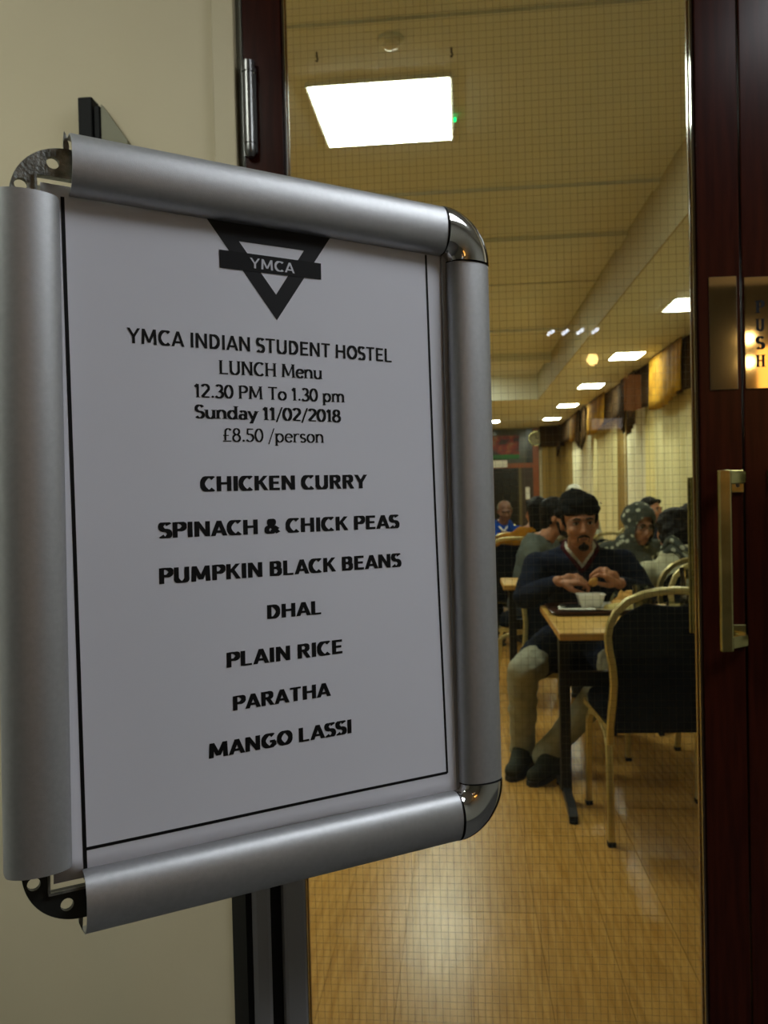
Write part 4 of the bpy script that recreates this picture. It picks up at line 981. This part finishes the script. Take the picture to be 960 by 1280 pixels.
def face_bits(r, H, brow=True, beard=None, voxel=0.004, glasses=False):
    for s in (-1, 1):
        bm = bmesh.new(); bmesh.ops.create_uvsphere(bm, u_segments=12, v_segments=8, radius=1, matrix=H@Matrix.Translation((s*.030, -.0785, .004))@Matrix.Diagonal((.0135, .010, .0075, 1))); e = build('eye', bm, m_eye, r, True)
        bm = bmesh.new(); bmesh.ops.create_uvsphere(bm, u_segments=12, v_segments=8, radius=1, matrix=H@Matrix.Translation((s*.030, -.0865, .0045))@Matrix.Diagonal((.0062, .0035, .0062, 1))); build('iris', bm, m_hair, e, True)
        bm = bmesh.new(); tube(bm, [H@V((s*.012, -.0915, .022)), H@V((s*.030, -.0925, .027)), H@V((s*.046, -.082, .021))], [.0046, .0054, .0028], 6); build('eyebrow', bm, m_hair, r, True)
        # upper lid shade
        bm = bmesh.new(); tube(bm, [H@V((s*.017, -.086, .0095)), H@V((s*.030, -.0905, .0115)), H@V((s*.044, -.081, .0085))], [.002, .0024, .0018], 6); build('eyelash', bm, m_hair, r, True)
    bm = bmesh.new(); tube(bm, [H@V((-.021, -.084, -.0655)), H@V((-.008, -.0945, -.0640)), H@V((0, -.0955, -.0650)), H@V((.008, -.0945, -.0640)), H@V((.021, -.084, -.0655))], [.002, .0048, .005, .0048, .002], 8); build('lips', bm, m_lip, r, True)
    if beard:
        B = [('c', (-.024, -.083, -.058), (-.006, -.097, -.050), .005, .0055), ('c', (.024, -.083, -.058), (.006, -.097, -.050), .005, .0055), ('c', (-.024, -.083, -.058), (-.024, -.072, -.080), .0035, .003), ('c', (.024, -.083, -.058), (.024, -.072, -.080), .0035, .003), ('e', (0, -.074, -.102), (.024, .016, .017)), ('c', (0, -.085, -.080), (0, -.082, -.095), .005, .009)]
        if beard == 'full':
            for s in (-1, 1): B += [('c', (s*.068, -.015, -.03), (s*.048, -.040, -.085), .012, .016), ('c', (s*.048, -.040, -.085), (0, -.070, -.105), .017, .02)]
        blob('beard', xf(H, B), voxel, m_hair, r, 2, 0.001, 60)
    if glasses:
        bm = bmesh.new()
        for s in (-1, 1): tube(bm, [H@V((s*.031+.022*math.cos(a), -.098, .004+.016*math.sin(a))) for a in [2*PI*k/16 for k in range(16)]], .0016, 6, closed=True)
        tube(bm, [H@V((-.009, -.098, .006)), H@V((.009, -.098, .006))], .0015, 6)
        for s in (-1, 1): tube(bm, [H@V((s*.053, -.098, .006)), H@V((s*.078, .0, .008))], .0015, 6)
        build('glasses', bm, m_blackm, r, True)
def shoes(r, D, m=None, toe=None, voxel=0.008):
    for s in (-1, 1):
        a = D['ank'][s]; t = V(toe[s]) if toe else V((0, -1, 0)); t.normalize(); z0 = V((a.x, a.y, 0))
        heel = z0-t*0.045; P = [('c', heel+V((0, 0, .052)), heel+V((0, 0, .050))+t*0.10, .045, .042), ('c', heel+V((0, 0, .045))+t*0.10, heel+V((0, 0, .040))+t*0.20, .040, .034), ('c', heel+V((0, 0, .06))+t*.02, V((a.x, a.y, .105)), .044, .043), ('c', V((a.x, a.y, .100)), heel+t*.125+V((0, 0, .052)), .043, .038)]
        o = blob('shoe', P, voxel, m or m_shoe, r, 2)
        for v in o.data.vertices: v.co.z = max(v.co.z, 0.010)
        side = V((t.y, -t.x, 0)); bm = bmesh.new()
        poly = [heel-t*.045, heel-t*.03+side*.034, heel+t*.06+side*.036, heel+t*.16+side*.042, heel+t*.22+side*.026, heel+t*.238, heel+t*.22-side*.026, heel+t*.16-side*.042, heel+t*.06-side*.036, heel-t*.03-side*.034]
        lo = [bm.verts.new((p.x, p.y, 0.001)) for p in poly]; hi = [bm.verts.new((p.x, p.y, 0.022)) for p in poly]
        bm.faces.new(lo[::-1]); bm.faces.new(hi)
        for i in range(len(poly)): bm.faces.new((lo[i], lo[(i+1) % len(poly)], hi[(i+1) % len(poly)], hi[i]))
        build('sole', bm, m_sole, o)
        for k in range(3):
            c = heel+t*(0.075+0.028*k); z = .094-.006*k
            tb('lace', [V((c.x, c.y, z-.012))-side*.022, V((c.x, c.y, z)), V((c.x, c.y, z-.012))+side*.022], 0.003, m_white, o, 6)
def hair_cap(H, front=-0.045, low=-0.02, big=1.0, back=True):
    return xf(H, [('e', (0, .030, .050), (.080*big, .090*big, .080*big)), ('e', (0, .062, .0), (.068*big, .052, .075)), ('c', (-.05, front, .082), (.05, front, .082), .024, .024), ('c', (-.070, .005, .035), (-.066, .03, low), .018, .014), ('c', (.070, .005, .035), (.066, .03, low), .018, .014)])
# ---- 1 man in the navy sweater
R0 = (0.53, 4.10, 0)
w1 = {-1: V((-0.128, -0.44, 0.862)), 1: V((0.135, -0.43, 0.848))}
e1 = {-1: V((-0.255, -0.25, 0.775)), 1: V((0.275, -0.24, 0.775))}
H1 = {-1: (w1[-1], (0.96, -0.12, 0.12), (0.25, 0.35, -0.9), 1.04, 0.72, 0.1, -1), 1: (w1[1], (-0.72, -0.18, 0.58), (-0.5, 0.35, -0.7), 1.04, 0.72, 0.1, 1)}
r1, Hh, D = person('man in navy V-neck sweater and black cap, facing the camera and holding bread', R0, 0, m_skin, m_navy, m_grey, head=(-0.010, -0.275, 1.106), hyaw=0.04, hpitch=0.04, hroll=-0.03, sh=0.195, shz=0.972, lean=-0.19,
    el=e1, wr=w1, hands=H1, knees={-1: V((-0.285, -0.44, 0.475)), 1: V((0.13, -0.42, 0.475))}, ank={-1: V((-0.285, -0.29, 0.12)), 1: V((-0.165, -0.37, 0.12))}, vneck=True, voxel=0.0042, hem=True, chest=1.05)
face_bits(r1, Hh, beard='goatee', voxel=0.003)
shoes(r1, D, toe={-1: (-0.35, -0.9, 0), 1: (-0.55, -0.8, 0)})
blob('hair', xf(Hh, [('e', (0, .040, .020), (.079, .078, .075)), ('c', (-.074, .0, .03), (-.074, .006, .0), .012, .008), ('c', (.074, .0, .03), (.074, .006, .0), .012, .008)]), 0.005, m_hair, r1, 1)
cp = blob('cap', xf(Hh, [('e', (0.0, .022, .078), (.091, .104, .064)), ('e', (-.014, .02, .108), (.066, .072, .048)), ('c', (-.060, -.056, .056), (.060, -.056, .056), .020, .020), ('c', (-.073, -.045, .066), (-.080, .05, .050), .014, .016), ('c', (.073, -.045, .066), (.080, .05, .050), .014, .016), ('c', (-.070, .06, .045), (.070, .06, .045), .03, .03), ('c', (-.02, .0, .142), (-.028, .0, .150), .014, .012)]), 0.0045, m_beanie, r1, 2, 0.003, 25, cut=None)
bm = bmesh.new(); box(bm, (-.012, -.0015, -.0035), (.012, .0015, .0035), Hh@Matrix.Translation((.0870, -.045, .088))@Matrix.Rotation(0.9, 4, 'Z')@Matrix.Rotation(0.5, 4, 'Y'), 0.001); build('emblem', bm, m_porc, cp)
# collar: white V and maroon band lying on the chest
nb = D['nb']
def ray_front(obs, x, z):
    best = None
    for ob in obs:
        inv = ob.data
        pass
    return best
from mathutils.bvhtree import BVHTree
def bvh(ob): return BVHTree.FromPolygons([v.co for v in ob.data.vertices], [p.vertices for p in ob.data.polygons])
body_b = bvh(D['body']); top_o = [c for c in r1.children if c.name.startswith('top')][0]; top_b = bvh(top_o)
def surf(x, z, lift):
    ys = []
    for b in (body_b, top_b):
        h = b.ray_cast(V((x, -2, z)), V((0, 1, 0)))
        if h[0] is not None: ys.append(h[0].y)
    return V((x, (min(ys) if ys else nb.y)-lift, z))
zv = nb.z-0.066
def vline(off, lift):
    P = []
    for i in range(11):
        t = i/10; z = zv-off*1.0+(nb.z+0.02-zv+off*1.0)*t; x = (z-(zv-off*1.3))*0.72
        P.append((x, z))
    L = [surf(-x, z, lift) for x, z in P[::-1]]+[surf(x, z, lift) for x, z in P[1:]]
    yb = nb.y+0.055
    L = [V((-.045, yb, nb.z+.045)), V((-.066, nb.y+.02, nb.z+.045))]+L+[V((.066, nb.y+.02, nb.z+.045)), V((.045, yb, nb.z+.045))]
    return L
c1 = tb('collar', vline(0.0, 0.004), 0.0085, m_white, r1, 8, closed=True); c1['label'] = 'white shirt collar showing in the V-neck'
c2 = tb('neck_band', vline(0.017, 0.003), 0.0105, m_maroon, r1, 8, closed=True); c2['label'] = 'maroon band edging the V-neck'
# bread held between the hands
o = blob('bread', [('e', (0, 0, 0), (.020, .010, .018)), ('e', (.008, 0, .008), (.012, .009, .014))], 0.003, m_bread, None, 1, 0.003, 60); o.location = (0.53+0.012, 4.10-0.490, 0.862); tag(o, 'torn piece of flatbread held between the man\'s hands', 'bread')
# ---- 2 man in grey polo, turned right
r2, Hq, D2 = person('bearded man in grey polo shirt seen from behind, turned right', (0.40, 5.42, 0), 1.15, m_skin, m_polo, mat('dark_trouser', (0.01, 0.012, 0.016, 1), 0.9), head=(0.03, -0.20, 1.085), hyaw=0.1, hpitch=0.1, shz=0.94, lean=-0.10, short_sleeve=True, voxel=0.009,
    el={-1: V((-0.25, -0.16, 0.72)), 1: V((0.24, -0.18, 0.74))}, wr={-1: V((-0.12, -0.30, 0.79)), 1: V((0.02, -0.28, 0.80))})
blob('hair', hair_cap(Hq, -0.04, -0.03, 1.04)+xf(Hq, [('e', (0, .062, -.045), (.058, .042, .05))]), 0.007, m_hair, r2, 1, 0.003, 30); face_bits(r2, Hq, beard='full', voxel=0.006); shoes(r2, D2, m_sole)
bm = bmesh.new(); tube(bm, [D2['nb']+V((.068*math.cos(a), .005+.072*math.sin(a), .008+.012*math.sin(a))) for a in [2*PI*k/20 for k in range(20)]], 0.014, 8, closed=True); c = build('collar', bm, m_black, r2, True); c['label'] = 'dark shirt collar'
# ---- 3 long-haired person in mustard
r3, Hq, D3_ = person('person in mustard top with long black hair, back turned', (0.52, 6.62, 0), PI+0.35, m_skin, m_must, m_fab, head=(-0.10, -0.10, 1.085), shz=0.93, lean=-0.07, voxel=0.011)
blob('hair', hair_cap(Hq, -0.04, -0.02, 1.05)+xf(Hq, [('c', (-.04, .065, .05), (-.05, .10, -.22), .055, .045), ('c', (.04, .065, .05), (.05, .10, -.22), .055, .045), ('c', (0, .075, .05), (0, .115, -.25), .06, .05)]), 0.009, m_hair, r3, 1, 0.004, 30); shoes(r3, D3_, m_sole)
# ---- 4 elderly man in blue
r4, Hq, D4 = person('elderly grey-haired man in a bright blue top near the far doorway', (0.42, 9.50, 0), 0.1, m_skind, m_blue, m_fab, head=(0.02, -0.20, 1.045), hpitch=0.25, shz=0.88, lean=-0.13, voxel=0.010,
    el={-1: V((-0.25, -0.20, 0.72)), 1: V((0.25, -0.20, 0.72))}, wr={-1: V((-0.08, -0.42, 0.80)), 1: V((0.08, -0.42, 0.79))})
blob('hair', xf(Hq, [('e', (0, .045, .035), (.078, .074, .074)), ('c', (-.072, .0, .03), (-.07, .03, -.01), .014, .012), ('c', (.072, .0, .03), (.07, .03, -.01), .014, .012)]), 0.008, m_gh, r4, 1); face_bits(r4, Hq); shoes(r4, D4, m_sole)
bm = bmesh.new(); tube(bm, [D4['nb']+V((-.06, -.03, .02)), D4['nb']+V((-.03, -.085, -.02)), D4['nb']+V((0, -.10, -.06)), D4['nb']+V((.03, -.085, -.02)), D4['nb']+V((.06, -.03, .02))], 0.012, 8); build('collar', bm, m_white, r4, True)
# ---- 5 woman in leaf print headscarf
r5, Hq, D5 = person('woman in leaf-patterned grey headscarf and glasses, looking down', (1.10, 5.64, 0), 0.0, mat('skin_olive', rgb(150, 106, 82), 0.5), m_scarf, m_fab, head=(0.02, -0.16, 1.020), hyaw=0.30, hpitch=0.20, hroll=0.06, shz=0.885, lean=-0.08, voxel=0.009, el={-1: V((-0.20, -0.10, 0.62)), 1: V((0.20, -0.10, 0.62))}, wr={-1: V((-0.07, -0.28, 0.60)), 1: V((0.07, -0.28, 0.60))})
face_bits(r5, Hq, glasses=True); shoes(r5, D5, m_sole)
hc = V((0, 0, 0))
def facehole(Hm):
    inv = Hm.inverted()
    def f(c):
        q = inv@c; return q.y < -0.03 and (q.x/.066)**2+((q.z+.020)/.098)**2 < 1
    return f
blob('headscarf', xf(Hq, [('e', (0, .025, .045), (.106, .115, .105)), ('e', (0, -.010, -.035), (.096, .086, .108)), ('e', (0, -.01, -.115), (.080, .085, .06))])+[('e', D5['nb']+V((0, -.01, -.04)), (.19, .13, .10)), ('c', D5['nb']+V((-.05, -.05, 0)), D5['nb']+V((.10, -.12, -.18)), .09, .06), ('c', D5['S'][-1]+V((.02, 0, .02)), D5['S'][1]+V((-.02, 0, .02)), .08, .08)], 0.008, m_scarf, r5, 3, 0.008, 16, cut=facehole(Hq))
# ---- 6 man half hidden behind the headscarf
r6, Hq, D6 = person('man with short dark hair half hidden behind the headscarf', (1.70, 8.02, 0), 0.1, m_skin, m_navy, m_fab, head=(0.02, -0.10, 1.055), hyaw=0.6, shz=0.88, lean=-0.06, voxel=0.011)
blob('hair', hair_cap(Hq, -0.04, 0.0, 1.02), 0.008, m_hair, r6, 1); face_bits(r6, Hq); shoes(r6, D6, m_sole)
# ---- 7 person in cream cardigan, back turned
r7, Hq, D7 = person('person in cream cardigan with tousled dark hair, back turned', (1.17, 4.52, 0), PI+0.25, m_skin, m_cream, m_fab, head=(-0.01, -0.17, 1.000), hyaw=-0.3, hpitch=0.35, shz=0.865, lean=-0.10, voxel=0.008, sh=0.185)
blob('hair', hair_cap(Hq, -0.04, -0.04, 1.12)+xf(Hq, [('e', (.0, .085, -.01), (.075, .055, .085)), ('e', (-.03, .06, .09), (.05, .05, .035)), ('c', (-.05, .07, -.03), (-.06, .09, -.12), .04, .03)]), 0.006, m_hair, r7, 1, 0.010, 22)
sc = [V(D7['nb'])+V((.085*math.cos(a), .03+.095*math.sin(a), .045+.03*math.sin(a*3))) for a in [2*PI*k/28 for k in range(28)]]
bm = bmesh.new(); tube(bm, sc, 0.028, 8, closed=True); tube(bm, [p+V((.01, .01, .04+.01*math.sin(k))) for k, p in enumerate(sc)], 0.020, 8, closed=True); build('scarf', bm, m_scarf, r7, True); shoes(r7, D7, m_sole)
# ---- 8 dark-haired person next to the stile
r8, Hq, D8 = person('dark-haired person partly hidden by the door stile', (1.66, 6.00, 0), PI+0.1, m_skin, m_fab, m_fab, head=(0.04, -0.12, 1.02), shz=0.87, lean=-0.09, voxel=0.011)
blob('hair', hair_cap(Hq, -0.04, -0.04, 1.1)+xf(Hq, [('c', (0, .07, .02), (0, .10, -.16), .075, .055)]), 0.009, m_hair, r8, 1, 0.006, 25); shoes(r8, D8, m_sole)
# ---- 9 white-haired person behind the black cap
r9, Hq, D9 = person('white-haired person almost hidden behind the black cap', (1.18, 9.15, 0), 0.0, m_skin, m_grey, m_fab, head=(0.0, -0.10, 1.19), shz=1.03, lean=-0.05, voxel=0.012)
blob('hair', hair_cap(Hq, -0.04, -0.01, 1.08), 0.009, m_white, r9, 1, 0.003, 30); face_bits(r9, Hq); shoes(r9, D9, m_sole)
# cup on the table before the elderly man
lt_c = thing('cup', 'white cup on the distant table next to the elderly man', 'cup', (0.62, 8.65, TZ))
lt('cup_body', [(0, 0), (0.03, 0), (0.042, 0.09), (0.039, 0.09), (0.028, 0.006), (0, 0.006)], m_porc, lt_c, 16)

# ================================================================ LOBBY LAMPS (behind the camera; they light the sign and show as reflections)
ll = thing('lobby_light', 'bright cool ceiling panel of the lobby behind the camera', 'ceiling light', (1.32, 0.42, 2.72))
bx('panel', (-0.42, -0.30, -0.05), (0.42, 0.30, -0.045), m_lobl, ll); bx('panel_frame', (-0.44, -0.32, -0.045), (0.44, 0.32, 0), m_porc, ll)
wall_fill = thing('lobby_light', 'unseen ceiling panel added to brighten the beige wall', 'ceiling light', (-1.15, 0.10, 2.72))  # out-of-view fill panel added to brighten the door wall
bx('panel', (-0.30, -0.30, -0.05), (0.30, 0.30, -0.045), m_wall_fill, wall_fill); bx('panel_frame', (-0.32, -0.32, -0.045), (0.32, 0.32, 0), m_porc, wall_fill)
tl = thing('tube_light', 'row of short fluorescent tubes over the lobby back wall', 'ceiling light', (0.76, -2.9, 2.33))
for k in range(4):
    tb('tube_lamp', [(-0.15+0.10*k, 0.02, 0.0), (-0.11+0.10*k, -0.02, 0.03)], 0.012, emis('cool_tube', (0.75, 0.82, 1.0, 1), 14.0), tl, 8)
bx('housing', (-0.2, -0.03, 0.05), (0.25, 0.03, 0.39), m_blackm, tl)
wl = thing('wall_lamp', 'tall amber wall lamp on the lobby back wall', 'lamp', (2.24, -3.38, 1.50))
bx('shade', (-0.10, 0.02, 0.0), (0.10, 0.10, 0.75), m_amber, wl, 0.01); bx('back_plate', (-0.07, 0.0, 0.05), (0.07, 0.02, 0.7), m_blackm, wl)
wl2 = thing('wall_lamp', 'short dim amber wall lamp on the lobby back wall', 'lamp', (1.26, -3.38, 1.83))
bx('shade', (-0.06, 0.02, 0.0), (0.06, 0.08, 0.26), emis('dim_amber', (1.0, 0.36, 0.10, 1), 0.9), wl2, 0.01); bx('back_plate', (-0.05, 0.0, 0.02), (0.05, 0.02, 0.24), m_blackm, wl2)
ls = thing('lit_sign', 'blank lit box on the lobby back wall', 'sign', (1.08, -3.38, 1.69))
bx('sign_box', (-0.13, 0.0, 0.0), (0.11, 0.05, 0.10), m_blackm, ls); bx('sign_face', (-0.12, 0.051, 0.01), (0.10, 0.053, 0.09), emis('sign_glow', (1.0, 0.86, 0.8, 1), 1.1), ls)
w2 = thing('wall_lamp', 'small warm bulb lamp on the lobby back wall', 'lamp', (0.98, -3.36, 2.22))
lt('bulb', [(0, -0.045), (0.03, -0.03), (0.045, 0), (0.03, 0.035), (0, 0.045)], m_warm, w2, 16); bx('arm', (-0.01, -0.02, 0.04), (0.01, 0.02, 0.08), m_blackm, w2)
dup(w2, (2.085, -3.36, 2.32), 0, 'warm bulb lamp left of the tall amber lamp in the lobby'); dup(w2, (2.085, -3.36, 2.15), 0, 'lower warm bulb lamp left of the tall amber lamp in the lobby')
